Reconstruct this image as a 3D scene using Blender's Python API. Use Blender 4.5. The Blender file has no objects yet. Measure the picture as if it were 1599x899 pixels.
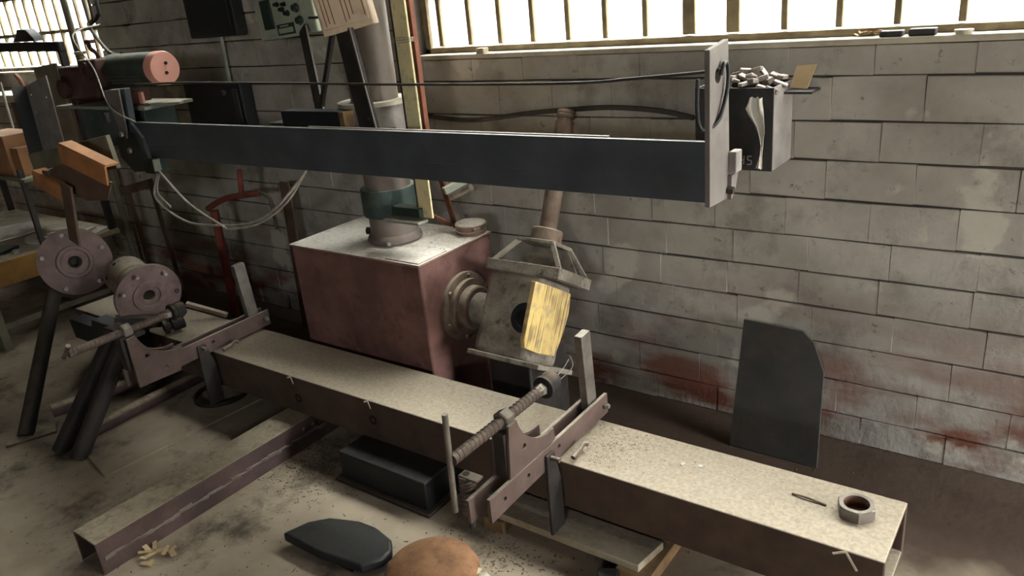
import bpy, bmesh, math, random
from mathutils import Vector, Matrix
from mathutils.geometry import tessellate_polygon
random.seed(7)
S = bpy.context.scene
COL = S.collection
V = Vector

# ------------------------------------------------------------ camera, world, exposure
cam_d = bpy.data.cameras.new('camera')
cam = bpy.data.objects.new('camera', cam_d)
COL.objects.link(cam)
S.camera = cam
cam_d.sensor_fit = 'HORIZONTAL'
cam_d.sensor_width = 36.0
cam_d.lens = 1220.0 / 1599.0 * 36.0
cam_d.clip_start = 0.02
YAW, PITCH, ROLL = math.radians(37.6), math.radians(20.9), math.radians(-5.58)
fw = V((-math.sin(YAW) * math.cos(PITCH), math.cos(YAW) * math.cos(PITCH), -math.sin(PITCH)))
rt = V((math.cos(YAW), math.sin(YAW), 0))
up = rt.cross(fw)
r2 = rt * math.cos(ROLL) + up * math.sin(ROLL)
u2 = up * math.cos(ROLL) - rt * math.sin(ROLL)
M = Matrix((r2, u2, -fw)).transposed().to_4x4()
M.translation = V((0, 0, 1.7))
cam.matrix_world = M

w = bpy.data.worlds.new('overcast')
S.world = w
w.use_nodes = True
bg = w.node_tree.nodes['Background']
bg.inputs[0].default_value = (0.955, 0.975, 1.0, 1)
bg.inputs[1].default_value = 56.0
S.view_settings.view_transform = 'Standard'
S.view_settings.look = 'None'
S.view_settings.gamma = 1.0
S.view_settings.use_curve_mapping = False
S.view_settings.exposure = 0.0
S.cycles.max_bounces = 8
S.cycles.diffuse_bounces = 6
S.cycles.transparent_max_bounces = 12
S.cycles.caustics_reflective = False
S.cycles.caustics_refractive = False
S.cycles.use_denoising = True


def portal(name, c, rot, sx, sy):
    """sky portal in a window or door opening: guides sampling, gives no light itself"""
    ld = bpy.data.lights.new(name, 'AREA')
    ld.shape = 'RECTANGLE'
    ld.size, ld.size_y = sx, sy
    ld.cycles.is_portal = True
    o = bpy.data.objects.new(name, ld)
    COL.objects.link(o)
    o.location = c
    o.rotation_euler = rot


WZ0, WZ1 = 1.455, 2.75            # window opening heights
WR = (-2.50, 2.40)                # right window x range
WL = (-8.6, -5.20)                # left window x range
MW, MZ0 = (-5.05, -2.68), 1.99     # high window between the two, x range and sill
YW = 2.71                         # face of the back wall
DOOR = (1.55, 2.55, 0.0, 1.5)      # doorway in the right wall y0 y1 z0 z1
portal('window_portal', ((WR[0] + WR[1]) / 2, YW + 0.2, (WZ0 + WZ1) / 2), (-math.pi / 2, 0, 0), WR[1] - WR[0], WZ1 - WZ0)
portal('window_portal', ((MW[0] + MW[1]) / 2, YW + 0.2, (MZ0 + WZ1) / 2), (-math.pi / 2, 0, 0), MW[1] - MW[0], WZ1 - MZ0)
portal('window_portal', ((WL[0] + WL[1]) / 2, YW + 0.2, (WZ0 + WZ1) / 2), (-math.pi / 2, 0, 0), WL[1] - WL[0], WZ1 - WZ0)
FILL_WIN = (0.9, 2.4, 2.1, 2.7)       # unseen high window added in the near wall for fill light, x0 x1 z0 z1
portal('window_portal', ((FILL_WIN[0] + FILL_WIN[1]) / 2, -5.3, (FILL_WIN[2] + FILL_WIN[3]) / 2), (math.pi / 2, 0, 0), FILL_WIN[1] - FILL_WIN[0], FILL_WIN[3] - FILL_WIN[2])
portal('door_portal', (2.8, (DOOR[0] + DOOR[1]) / 2, (DOOR[2] + DOOR[3]) / 2), (0, math.pi / 2, 0), DOOR[3] - DOOR[2], DOOR[1] - DOOR[0])


# ------------------------------------------------------------ materials
def lin(c):
    return tuple(((x / 255.0) / 12.92 if x / 255.0 <= 0.04045 else ((x / 255.0 + 0.055) / 1.055) ** 2.4) for x in c) + (1.0,)


DUST = (186, 168, 138)


def grime(name, c1, c2, rough=0.7, metal=0.0, dust=0.0, dustcol=DUST, scale=9.0, bump=0.25, c3=None, c3amt=0.5, fine=60.0, spec=0.3, cover=(0.22, 0.5)):
    m = bpy.data.materials.new(name)
    m.use_nodes = True
    nt = m.node_tree
    N, L = nt.nodes, nt.links
    b = N['Principled BSDF']
    b.inputs['Roughness'].default_value = rough
    b.inputs['Metallic'].default_value = metal
    b.inputs['Specular IOR Level'].default_value = spec
    geo = N.new('ShaderNodeNewGeometry')

    def noise(sc, det=5, rg=0.6):
        n = N.new('ShaderNodeTexNoise')
        n.inputs['Scale'].default_value = sc
        n.inputs['Detail'].default_value = det
        n.inputs['Roughness'].default_value = rg
        L.new(geo.outputs['Position'], n.inputs['Vector'])
        return n

    def ramp(src, a, bb):
        r = N.new('ShaderNodeMapRange')
        r.inputs['From Min'].default_value = a
        r.inputs['From Max'].default_value = bb
        L.new(src, r.inputs['Value'])
        return r.outputs[0]

    def mix(f, a, bcol):
        x = N.new('ShaderNodeMix')
        x.data_type = 'RGBA'
        L.new(f, x.inputs[0])
        if isinstance(a, tuple):
            x.inputs[6].default_value = a
        else:
            L.new(a, x.inputs[6])
        if isinstance(bcol, tuple):
            x.inputs[7].default_value = bcol
        else:
            L.new(bcol, x.inputs[7])
        return x.outputs[2]

    def mul(a, bv):
        x = N.new('ShaderNodeMath')
        x.operation = 'MULTIPLY'
        L.new(a, x.inputs[0])
        if isinstance(bv, float):
            x.inputs[1].default_value = bv
        else:
            L.new(bv, x.inputs[1])
        return x.outputs[0]

    n1 = noise(scale)
    col = mix(ramp(n1.outputs[0], 0.35, 0.65), lin(c1), lin(c2))
    n2 = noise(fine, 3)
    if c3:
        n3 = noise(scale * 2.3, 6, 0.7)
        col = mix(mul(ramp(n3.outputs[0], 0.52, 0.68), c3amt), col, lin(c3))
    if dust > 0:
        sep = N.new('ShaderNodeSeparateXYZ')
        L.new(geo.outputs['Normal'], sep.inputs[0])
        f = ramp(sep.outputs[2], 0.45, 0.9)
        n4 = noise(scale * 1.7, 6, 0.65)
        f = mul(mul(f, ramp(n4.outputs[0], *cover)), float(dust))
        d2 = mix(ramp(n2.outputs[0], 0.3, 0.75), lin(dustcol), lin(tuple(x * 0.84 for x in dustcol)))
        col = mix(f, col, d2)
    L.new(col, b.inputs['Base Color'])
    if bump > 0:
        bp = N.new('ShaderNodeBump')
        bp.inputs['Strength'].default_value = bump
        bp.inputs['Distance'].default_value = 0.004
        L.new(n2.outputs[0], bp.inputs['Height'])
        L.new(bp.outputs[0], b.inputs['Normal'])
    return m


def wall_paint():
    m = grime('whitewashed_block', (174, 168, 156), (140, 133, 122), 0.9, 0, 0.35, (120, 112, 96), 2.2, 0.5, c3=(78, 68, 58), c3amt=0.45, fine=45)
    nt = m.node_tree
    N, L = nt.nodes, nt.links
    b = N['Principled BSDF']
    src = b.inputs['Base Color'].links[0].from_socket
    geo = N.new('ShaderNodeNewGeometry')
    mp = N.new('ShaderNodeMapping')
    mp.inputs['Scale'].default_value = (1.6, 1, 5.0)
    L.new(geo.outputs['Position'], mp.inputs[0])
    n = N.new('ShaderNodeTexNoise')
    n.inputs['Scale'].default_value = 1.6
    n.inputs['Detail'].default_value = 6
    L.new(mp.outputs[0], n.inputs[0])
    sep = N.new('ShaderNodeSeparateXYZ')
    L.new(geo.outputs['Position'], sep.inputs[0])
    r = N.new('ShaderNodeMapRange')          # bare red brick shows low down where the whitewash has worn off
    r.inputs['From Min'].default_value = 0.62
    r.inputs['From Max'].default_value = 0.1
    L.new(sep.outputs[2], r.inputs[0])
    r3 = N.new('ShaderNodeMapRange')
    r3.inputs['From Min'].default_value = 0.42
    r3.inputs['From Max'].default_value = 0.58
    L.new(n.outputs[0], r3.inputs[0])
    mu = N.new('ShaderNodeMath')
    mu.operation = 'MULTIPLY'
    L.new(r.outputs[0], mu.inputs[0])
    L.new(r3.outputs[0], mu.inputs[1])
    x = N.new('ShaderNodeMix')
    x.data_type = 'RGBA'
    L.new(mu.outputs[0], x.inputs[0])
    L.new(src, x.inputs[6])
    x.inputs[7].default_value = lin((112, 68, 52))
    # chalky patches where a paler coat has survived
    n2 = N.new('ShaderNodeTexNoise')
    n2.inputs['Scale'].default_value = 3.5
    n2.inputs['Detail'].default_value = 7
    L.new(geo.outputs['Position'], n2.inputs[0])
    r4 = N.new('ShaderNodeMapRange')
    r4.inputs['From Min'].default_value = 0.60
    r4.inputs['From Max'].default_value = 0.64
    r4.inputs['To Max'].default_value = 0.55
    L.new(n2.outputs[0], r4.inputs[0])
    y = N.new('ShaderNodeMix')
    y.data_type = 'RGBA'
    L.new(r4.outputs[0], y.inputs[0])
    L.new(x.outputs[2], y.inputs[6])
    y.inputs[7].default_value = lin((196, 190, 172))
    # specks of soot, cobweb and fly dirt
    n5 = N.new('ShaderNodeTexNoise')
    n5.inputs['Scale'].default_value = 17.0
    n5.inputs['Detail'].default_value = 5
    n5.inputs['Roughness'].default_value = 0.75
    L.new(geo.outputs['Position'], n5.inputs[0])
    r6 = N.new('ShaderNodeMapRange')
    r6.inputs['From Min'].default_value = 0.60
    r6.inputs['From Max'].default_value = 0.68
    r6.inputs['To Max'].default_value = 0.6
    L.new(n5.outputs[0], r6.inputs[0])
    z = N.new('ShaderNodeMix')
    z.data_type = 'RGBA'
    L.new(r6.outputs[0], z.inputs[0])
    L.new(y.outputs[2], z.inputs[6])
    z.inputs[7].default_value = lin((74, 64, 54))
    L.new(z.outputs[2], b.inputs['Base Color'])
    return m


MT = {}
MT['block'] = wall_paint()
MT['mortar'] = grime('dirty_mortar', (84, 76, 66), (58, 52, 46), 0.95, 0, 0, scale=6, bump=0.6)
MT['sill'] = grime('sill_cement', (190, 180, 158), (150, 140, 120), 0.9, 0, 0.5, (205, 198, 180), 5, 0.4)
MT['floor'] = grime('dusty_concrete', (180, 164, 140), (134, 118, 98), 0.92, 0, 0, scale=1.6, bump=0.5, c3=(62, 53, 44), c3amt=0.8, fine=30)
def floor_back_strip(m):
    """floor colour turns darker brown towards the back wall, with a ragged edge"""
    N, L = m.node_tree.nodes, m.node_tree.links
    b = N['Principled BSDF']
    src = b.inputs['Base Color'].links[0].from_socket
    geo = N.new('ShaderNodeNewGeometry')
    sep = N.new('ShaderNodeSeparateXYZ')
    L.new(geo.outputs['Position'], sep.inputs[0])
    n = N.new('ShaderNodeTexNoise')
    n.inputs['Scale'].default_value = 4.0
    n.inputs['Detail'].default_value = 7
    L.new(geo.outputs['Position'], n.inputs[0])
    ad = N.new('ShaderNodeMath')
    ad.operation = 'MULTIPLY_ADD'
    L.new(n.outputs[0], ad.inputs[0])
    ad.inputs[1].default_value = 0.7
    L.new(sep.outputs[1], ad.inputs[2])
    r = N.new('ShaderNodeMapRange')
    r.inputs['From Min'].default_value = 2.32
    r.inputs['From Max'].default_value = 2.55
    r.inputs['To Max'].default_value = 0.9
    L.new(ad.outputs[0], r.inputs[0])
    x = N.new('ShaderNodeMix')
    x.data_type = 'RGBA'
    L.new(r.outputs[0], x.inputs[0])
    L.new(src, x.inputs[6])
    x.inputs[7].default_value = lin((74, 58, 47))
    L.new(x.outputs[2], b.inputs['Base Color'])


floor_back_strip(MT['floor'])
MT['plaster'] = grime('grey_plaster', (104, 99, 90), (84, 79, 72), 0.95, 0, 0, scale=2, bump=0.3)
MT['roof'] = grime('roof_sheet', (76, 73, 69), (62, 59, 55), 0.9, 0, 0, scale=2, bump=0.2)
MT['outside'] = grime('outside_ground', (205, 203, 196), (188, 186, 178), 0.95, 0, 0, scale=0.6, bump=0)
MT['winframe'] = grime('rusty_window_steel', (134, 120, 92), (104, 88, 68), 0.85, 0, 0.3, (170, 160, 130), 12, 0.5)
MT['beam'] = grime('brown_steel_dusty', (84, 68, 57), (66, 53, 45), 0.75, 0.0, 1.0, (184, 168, 144), 7, 0.3, c3=(88, 64, 44), c3amt=0.5, fine=90, cover=(0.12, 0.36))
MT['channel'] = grime('purple_brown_steel', (84, 66, 62), (62, 48, 44), 0.7, 0, 0.85, (176, 160, 132), 8, 0.35)
MT['clamp'] = grime('red_oxide_steel', (100, 82, 74), (78, 62, 56), 0.62, 0.1, 0.75, (190, 176, 154), 9, 0.25)
MT['baresteel'] = grime('bare_dull_steel', (124, 116, 106), (92, 84, 76), 0.5, 0.45, 0.5, (176, 164, 146), 12, 0.25)
MT['darksteel'] = grime('dark_oily_steel', (56, 50, 45), (38, 34, 31), 0.6, 0.2, 0.45, (120, 108, 90), 10, 0.25)
MT['arm'] = grime('blue_black_paint', (75, 80, 83), (62, 66, 69), 0.6, 0, 0.9, (178, 174, 164), 6, 0.12)
MT['armedge'] = grime('grey_primer_plate', (122, 114, 108), (100, 93, 88), 0.65, 0, 0.5, (186, 178, 164), 6, 0.15)
MT['red'] = grime('dull_red_housing', (132, 96, 88), (104, 74, 67), 0.6, 0, 0, scale=5, bump=0.3, c3=(72, 50, 44), c3amt=0.6)
MT['redtop'] = grime('dusty_top_plate', (150, 120, 106), (116, 88, 76), 0.8, 0, 0.95, (240, 230, 212), 9, 0.3, c3=(74, 60, 52), c3amt=0.5, cover=(0.2, 0.42))
MT['column'] = grime('brown_column_paint', (120, 108, 99), (97, 87, 79), 0.55, 0.05, 0.5, DUST, 4, 0.12)
MT['green'] = grime('dark_green_paint', (60, 74, 67), (46, 56, 51), 0.6, 0, 0.6, (170, 168, 148), 8, 0.25, c3=(110, 104, 90), c3amt=0.4)
MT['palegreen'] = grime('pale_green_machine', (146, 150, 134), (122, 125, 112), 0.65, 0, 0.6, DUST, 5, 0.15, c3=(90, 92, 78), c3amt=0.4)
MT['yellowrail'] = grime('worn_yellow_paint', (226, 208, 156), (200, 188, 148), 0.7, 0, 0.2, DUST, 9, 0.2, c3=(128, 138, 104), c3amt=0.7)
MT['rustbar'] = grime('red_brown_rust', (120, 72, 54), (90, 54, 42), 0.85, 0, 0.2, DUST, 10, 0.3)
MT['flange'] = grime('dusty_cast_iron', (132, 114, 98), (98, 80, 68), 0.75, 0.1, 0.7, (212, 196, 168), 10, 0.4, c3=(80, 58, 48), c3amt=0.5)
MT['casting'] = grime('greasy_casting', (156, 146, 130), (108, 100, 88), 0.7, 0.1, 0.4, (190, 176, 152), 9, 0.8, c3=(40, 37, 35), c3amt=0.8, fine=40)
MT['boardyellow'] = grime('yellow_painted_wood', (214, 186, 114), (192, 164, 106), 0.75, 0, 0, scale=7, bump=0.3, c3=(150, 132, 108), c3amt=0.9)
def wood_grain(m, direction):
    """yellow paint worn through to grey along the grain"""
    N, L = m.node_tree.nodes, m.node_tree.links
    b = N['Principled BSDF']
    src = b.inputs['Base Color'].links[0].from_socket
    geo = N.new('ShaderNodeNewGeometry')
    dt = N.new('ShaderNodeVectorMath')
    dt.operation = 'DOT_PRODUCT'
    L.new(geo.outputs['Position'], dt.inputs[0])
    dt.inputs[1].default_value = direction
    n = N.new('ShaderNodeTexNoise')
    n.noise_dimensions = '1D'
    n.inputs['Scale'].default_value = 95.0
    n.inputs['Detail'].default_value = 2.0
    L.new(dt.outputs['Value'], n.inputs['W'])
    n2 = N.new('ShaderNodeTexNoise')
    n2.inputs['Scale'].default_value = 9.0
    L.new(geo.outputs['Position'], n2.inputs[0])
    mu = N.new('ShaderNodeMath')
    mu.operation = 'MULTIPLY'
    L.new(n.outputs[0], mu.inputs[0])
    L.new(n2.outputs[0], mu.inputs[1])
    r = N.new('ShaderNodeMapRange')
    r.inputs['From Min'].default_value = 0.27
    r.inputs['From Max'].default_value = 0.33
    r.inputs['To Max'].default_value = 0.8
    L.new(mu.outputs[0], r.inputs[0])
    x = N.new('ShaderNodeMix')
    x.data_type = 'RGBA'
    L.new(r.outputs[0], x.inputs[0])
    L.new(src, x.inputs[6])
    x.inputs[7].default_value = lin((124, 104, 76))
    L.new(x.outputs[2], b.inputs['Base Color'])


wood_grain(MT['boardyellow'], (0, math.cos(math.radians(30)), -math.sin(math.radians(30))))
MT['orange'] = grime('orange_primer', (178, 122, 74), (146, 98, 60), 0.7, 0, 0.3, (190, 140, 90), 8, 0.2, c3=(110, 76, 52), c3amt=0.4)
MT['brown'] = grime('brown_plate', (108, 84, 68), (84, 66, 54), 0.75, 0, 0.4, DUST, 7, 0.2)
MT['greyboard'] = grime('grey_green_board', (120, 114, 94), (94, 88, 74), 0.8, 0, 0.6, (176, 168, 136), 6, 0.2)
MT['disc'] = grime('mauve_grey_casting', (118, 98, 92), (92, 76, 72), 0.6, 0.15, 0.6, (176, 160, 142), 9, 0.3, c3=(74, 58, 54), c3amt=0.5)
MT['pink'] = grime('salmon_end_cover', (226, 164, 146), (212, 148, 130), 0.6, 0, 0.1, DUST, 6, 0.1)
MT['motor'] = grime('motor_grey_green', (76, 84, 74), (54, 58, 52), 0.6, 0.1, 0.5, (160, 160, 136), 8, 0.25)
MT['gear'] = grime('maroon_gear_casing', (78, 48, 42), (54, 36, 32), 0.6, 0.1, 0.3, (120, 96, 80), 10, 0.3)
MT['brass'] = grime('dull_brass', (150, 132, 92), (112, 98, 70), 0.5, 0.5, 0.3, DUST, 10, 0.2)
MT['cream'] = grime('cream_enamel', (206, 186, 160), (186, 166, 142), 0.6, 0, 0.3, DUST, 4, 0.15, c3=(150, 112, 84), c3amt=0.4)
MT['stain'] = grime('rust_run', (118, 78, 56), (96, 62, 44), 0.85, 0, 0, bump=0.1)
MT['panel'] = grime('grey_green_panel', (172, 178, 156), (152, 157, 138), 0.65, 0, 0.2, DUST, 3, 0.12, c3=(96, 98, 84), c3amt=0.5)
MT['darkgreen'] = grime('bottle_green', (42, 56, 48), (34, 45, 39), 0.5, 0, 0.1, DUST, 8, 0.1)
MT['black'] = grime('black_bakelite', (30, 31, 30), (22, 23, 23), 0.5, 0, 0.25, (96, 90, 80), 8, 0.15)
MT['rubber'] = grime('black_rubber_pad', (44, 40, 36), (34, 30, 28), 0.75, 0, 0.6, (130, 112, 90), 10, 0.3)
MT['wire'] = grime('grey_cable', (170, 162, 148), (138, 130, 118), 0.6, 0, 0.2, DUST, 20, 0)
MT['wiredark'] = grime('dark_cable', (60, 56, 52), (46, 43, 40), 0.6, 0, 0.3, DUST, 20, 0)
MT['wood'] = grime('weathered_timber', (176, 164, 142), (140, 124, 100), 0.85, 0, 0.4, (196, 184, 160), 10, 0.4, c3=(110, 90, 66), c3amt=0.5)
MT['woodend'] = grime('timber_batten', (146, 116, 80), (112, 88, 60), 0.85, 0, 0.2, DUST, 12, 0.4)
MT['rustdisc'] = grime('orange_rust_plate', (156, 114, 80), (116, 82, 57), 0.8, 0.1, 0.2, (176, 128, 86), 14, 0.35, c3=(86, 58, 40), c3amt=0.6, fine=140)
MT['steelplate'] = grime('blue_grey_mill_plate', (54, 55, 56), (40, 41, 42), 0.45, 0.35, 0.25, (110, 104, 92), 6, 0.15)
MT['paper'] = grime('off_white_paper', (214, 204, 184), (190, 178, 156), 0.9, 0, 0, scale=20, bump=0.1)
MT['card'] = grime('brown_cardboard', (150, 108, 74), (128, 90, 62), 0.9, 0, 0.2, DUST, 6, 0.1)
MT['cardpale'] = grime('pale_cardboard', (206, 180, 136), (186, 160, 120), 0.9, 0, 0.1, DUST, 6, 0.1)
MT['rag'] = grime('dirty_white_cloth', (220, 214, 200), (188, 182, 168), 0.95, 0, 0, scale=14, bump=0.3)
MT['boxdark'] = grime('sooty_steel_box', (60, 56, 54), (44, 41, 40), 0.6, 0.1, 0.4, (150, 144, 134), 7, 0.25, c3=(90, 84, 80), c3amt=0.35)
MT['boxside'] = grime('pale_grey_steel', (146, 139, 132), (122, 115, 110), 0.7, 0.05, 0.2, DUST, 12, 0.3)
MT['scrapwood'] = grime('broken_wood_scrap', (158, 146, 134), (104, 92, 84), 0.9, 0, 0.7, (220, 210, 196), 16, 0.4)
MT['soot'] = grime('soot_black_board', (62, 60, 54), (48, 47, 43), 0.85, 0, 0.2, DUST, 4, 0.25, c3=(96, 66, 44), c3amt=0.25)
MT['ochre'] = grime('ochre_bench_front', (170, 128, 66), (136, 102, 56), 0.8, 0, 0.3, DUST, 6, 0.3, c3=(96, 74, 48), c3amt=0.5)
MT['scrapmetal'] = grime('pale_cut_sheet', (226, 216, 202), (190, 180, 166), 0.6, 0.2, 0.4, (214, 204, 188), 12, 0.2)
MT['redpipe'] = grime('faded_red_pipe', (150, 78, 66), (118, 62, 54), 0.65, 0, 0.3, DUST, 9, 0.2)
MT['chips'] = grime('wood_chip_debris', (92, 76, 58), (62, 50, 40), 0.95, 0, 0.2, DUST, 30, 0.2)
MT['chalk'] = grime('chalk_mark', (176, 172, 168), (150, 146, 142), 0.95, 0, 0, bump=0)
MT['silverbolt'] = grime('zinc_bolt', (176, 168, 156), (140, 132, 122), 0.4, 0.6, 0.4, (214, 204, 186), 20, 0.1)
MT['screw'] = grime('brown_oily_screw', (92, 78, 68), (70, 58, 50), 0.6, 0.15, 0.25, (150, 132, 112), 12, 0.25)
MT['hole'] = grime('dark_bore', (34, 28, 25), (26, 22, 20), 0.9, 0, 0, bump=0.1)


def glass_mat():
    m = bpy.data.materials.new('dusty_glass')
    m.use_nodes = True
    N, L = m.node_tree.nodes, m.node_tree.links
    for n in list(N):
        N.remove(n)
    out = N.new('ShaderNodeOutputMaterial')
    t = N.new('ShaderNodeBsdfTransparent')
    t.inputs[0].default_value = (0.93, 0.95, 0.94, 1)
    d = N.new('ShaderNodeBsdfTranslucent')
    d.inputs[0].default_value = (0.85, 0.85, 0.82, 1)
    mx = N.new('ShaderNodeMixShader')
    no = N.new('ShaderNodeTexNoise')
    no.inputs['Scale'].default_value = 5.0
    mr = N.new('ShaderNodeMapRange')
    mr.inputs['To Min'].default_value = 0.05
    mr.inputs['To Max'].default_value = 0.3
    L.new(no.outputs[0], mr.inputs[0])
    L.new(mr.outputs[0], mx.inputs[0])
    L.new(t.outputs[0], mx.inputs[1])
    L.new(d.outputs[0], mx.inputs[2])
    L.new(mx.outputs[0], out.inputs[0])
    return m


MT['glass'] = glass_mat()


# ------------------------------------------------------------ mesh helpers
def frame(axis, ref=None):
    z = V(axis).normalized()
    a = V(ref) if ref is not None else (V((0, 0, 1)) if abs(z.z) < 0.9 else V((1, 0, 0)))
    if abs(a.normalized().dot(z)) > 0.99:
        a = V((1, 0, 0)) if abs(z.x) < 0.9 else V((0, 0, 1))
    x = (a - z * a.dot(z)).normalized()
    return x, z.cross(x), z


class MB:
    def __init__(self):
        self.v, self.f = [], []

    def add(self, vs, fs):
        o = len(self.v)
        self.v += [V(p) for p in vs]
        self.f += [tuple(i + o for i in f) for f in fs]
        return self

    def obox(self, c, ax, half):
        c = V(c)
        ax = [V(a).normalized() for a in ax]
        vs = []
        for k in (-1, 1):
            for j in (-1, 1):
                for i in (-1, 1):
                    vs.append(c + ax[0] * half[0] * i + ax[1] * half[1] * j + ax[2] * half[2] * k)
        return self.add(vs, [(0, 2, 3, 1), (4, 5, 7, 6), (0, 1, 5, 4), (2, 6, 7, 3), (0, 4, 6, 2), (1, 3, 7, 5)])

    def box(self, lo, hi):
        lo, hi = V(lo), V(hi)
        return self.obox((lo + hi) / 2, ((1, 0, 0), (0, 1, 0), (0, 0, 1)), (hi - lo) / 2)

    def bar(self, p0, p1, wd, th, ref=(0, 0, 1)):
        """flat bar from p0 to p1; th measured along ref, wd across it"""
        p0, p1 = V(p0), V(p1)
        z = (p1 - p0).normalized()
        x, y, z = frame(z, ref)
        return self.obox((p0 + p1) / 2, (x, y, z), (th / 2, wd / 2, (p1 - p0).length / 2))

    def cyl(self, p0, p1, r0, r1=None, n=20, cap=True):
        r1 = r0 if r1 is None else r1
        p0, p1 = V(p0), V(p1)
        x, y, z = frame(p1 - p0)
        vs = []
        for p, r in ((p0, r0), (p1, r1)):
            for i in range(n):
                a = 2 * math.pi * i / n
                vs.append(p + x * r * math.cos(a) + y * r * math.sin(a))
        fs = [(i, (i + 1) % n, n + (i + 1) % n, n + i) for i in range(n)]
        if cap:
            fs += [tuple(reversed(range(n))), tuple(range(n, 2 * n))]
        return self.add(vs, fs)

    def lathe(self, c, axis, prof, n=28, closed=False):
        """prof = [(r, h)...] spun round axis"""
        c = V(c)
        x, y, z = frame(axis)
        vs, fs = [], []
        for r, h in prof:
            for i in range(n):
                a = 2 * math.pi * i / n
                vs.append(c + z * h + (x * math.cos(a) + y * math.sin(a)) * max(r, 1e-4))
        m = len(prof)
        for k in range(m if closed else m - 1):
            k2 = (k + 1) % m
            for i in range(n):
                j = (i + 1) % n
                fs.append((k * n + i, k * n + j, k2 * n + j, k2 * n + i))
        if not closed:
            fs += [tuple(reversed(range(n))), tuple(range((m - 1) * n, m * n))]
        return self.add(vs, fs)

    def ring(self, c, axis, ri, ro, h, n=28):
        return self.lathe(c, axis, [(ri, 0), (ro, 0), (ro, h), (ri, h)], n, True)

    def tube(self, pts, r, n=8, sub=6):
        P = [V(p) for p in pts]
        if sub > 1 and len(P) > 2:
            Q = []
            for i in range(len(P) - 1):
                a = P[max(i - 1, 0)]
                b, c = P[i], P[i + 1]
                d = P[min(i + 2, len(P) - 1)]
                for k in range(sub):
                    t = k / sub
                    Q.append(0.5 * ((2 * b) + (c - a) * t + (2 * a - 5 * b + 4 * c - d) * t * t + (3 * b - a - 3 * c + d) * t ** 3))
            Q.append(P[-1])
            P = Q
        vs, fs = [], []
        px = None
        for i, p in enumerate(P):
            t = (P[min(i + 1, len(P) - 1)] - P[max(i - 1, 0)]).normalized()
            x, y, z = frame(t, px)
            px = x
            for k in range(n):
                a = 2 * math.pi * k / n
                vs.append(p + (x * math.cos(a) + y * math.sin(a)) * r)
        for i in range(len(P) - 1):
            for k in range(n):
                j = (k + 1) % n
                fs.append((i * n + k, i * n + j, (i + 1) * n + j, (i + 1) * n + k))
        fs += [tuple(reversed(range(n))), tuple(range((len(P) - 1) * n, len(P) * n))]
        return self.add(vs, fs)

    def plate(self, o, ex, ey, outer, th, holes=()):
        """flat plate: 2-d outline (with round holes (u, v, r)) on axes ex, ey, thickness th along ex x ey"""
        o, ex, ey = V(o), V(ex).normalized(), V(ey).normalized()
        nz = ex.cross(ey)
        loops = [[V((a, b, 0)) for a, b in outer]]
        for u, v, r in holes:
            loops.append([V((u + r * math.cos(-2 * math.pi * i / 14), v + r * math.sin(-2 * math.pi * i / 14), 0)) for i in range(14)])
        tris = tessellate_polygon(loops)
        flat = [p for lp in loops for p in lp]
        k = len(flat)
        vs = [o + ex * p.x + ey * p.y for p in flat] + [o + ex * p.x + ey * p.y + nz * th for p in flat]
        fs = [tuple(reversed(t)) for t in tris] + [tuple(i + k for i in t) for t in tris]
        st = 0
        for lp in loops:
            m = len(lp)
            for i in range(m):
                a, b = st + i, st + (i + 1) % m
                fs.append((a, b, b + k, a + k))
            st += m
        return self.add(vs, fs)

    def build(self, name, mat, parent=None, bevel=0.0, seg=2, smooth=35, origin=None):
        o0 = V(parent.location) if parent is not None else (V(origin) if origin is not None else self.base())
        if parent is not None and parent.parent is not None:
            o0 = o0 + V(parent.parent.location)
        me = bpy.data.meshes.new(name)
        me.from_pydata([p - o0 for p in self.v], [], self.f)
        bm = bmesh.new()
        bm.from_mesh(me)
        bmesh.ops.recalc_face_normals(bm, faces=bm.faces)
        bm.to_mesh(me)
        bm.free()
        me.materials.append(MT[mat] if isinstance(mat, str) else mat)
        me.shade_smooth()
        me.set_sharp_from_angle(angle=math.radians(smooth))
        ob = bpy.data.objects.new(name, me)
        COL.objects.link(ob)
        if parent is not None:
            ob.parent = parent
        else:
            ob.location = o0
        if bevel > 0:
            bv = ob.modifiers.new('bevel', 'BEVEL')
            bv.width = bevel
            bv.segments = seg
            bv.limit_method = 'ANGLE'
            bv.angle_limit = math.radians(40)
        return ob

    def base(self):
        n = len(self.v)
        c = sum(self.v, V()) / n
        return V((c.x, c.y, min(p.z for p in self.v)))


def tag(o, label, cat, group=None):
    o['label'] = label
    o['category'] = cat
    if group:
        o['group'] = group
    return o


def thing(name, label, cat, loc, group=None):
    o = bpy.data.objects.new(name, None)
    o.empty_display_size = 0.1
    COL.objects.link(o)
    o.location = loc
    return tag(o, label, cat, group)


def struct(o):
    o['kind'] = 'structure'
    return o


def stuff(o):
    o['kind'] = 'stuff'
    return o


def sub(ob_parent, mb, name, mat, **k):
    """sub-part of a part (thing > part > sub-part)"""
    root = ob_parent.parent
    ob = mb.build(name, mat, root, **k)
    ob.parent = ob_parent
    return ob


def bolt(parent, c, axis, r=0.008, h=0.012, mat='silverbolt', name='bolt'):
    x, y, z = frame(axis)
    c = V(c)
    m = MB().lathe(c, axis, [(r, 0), (r, h)], 6)
    return m.build(name, mat, parent, smooth=20)


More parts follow.
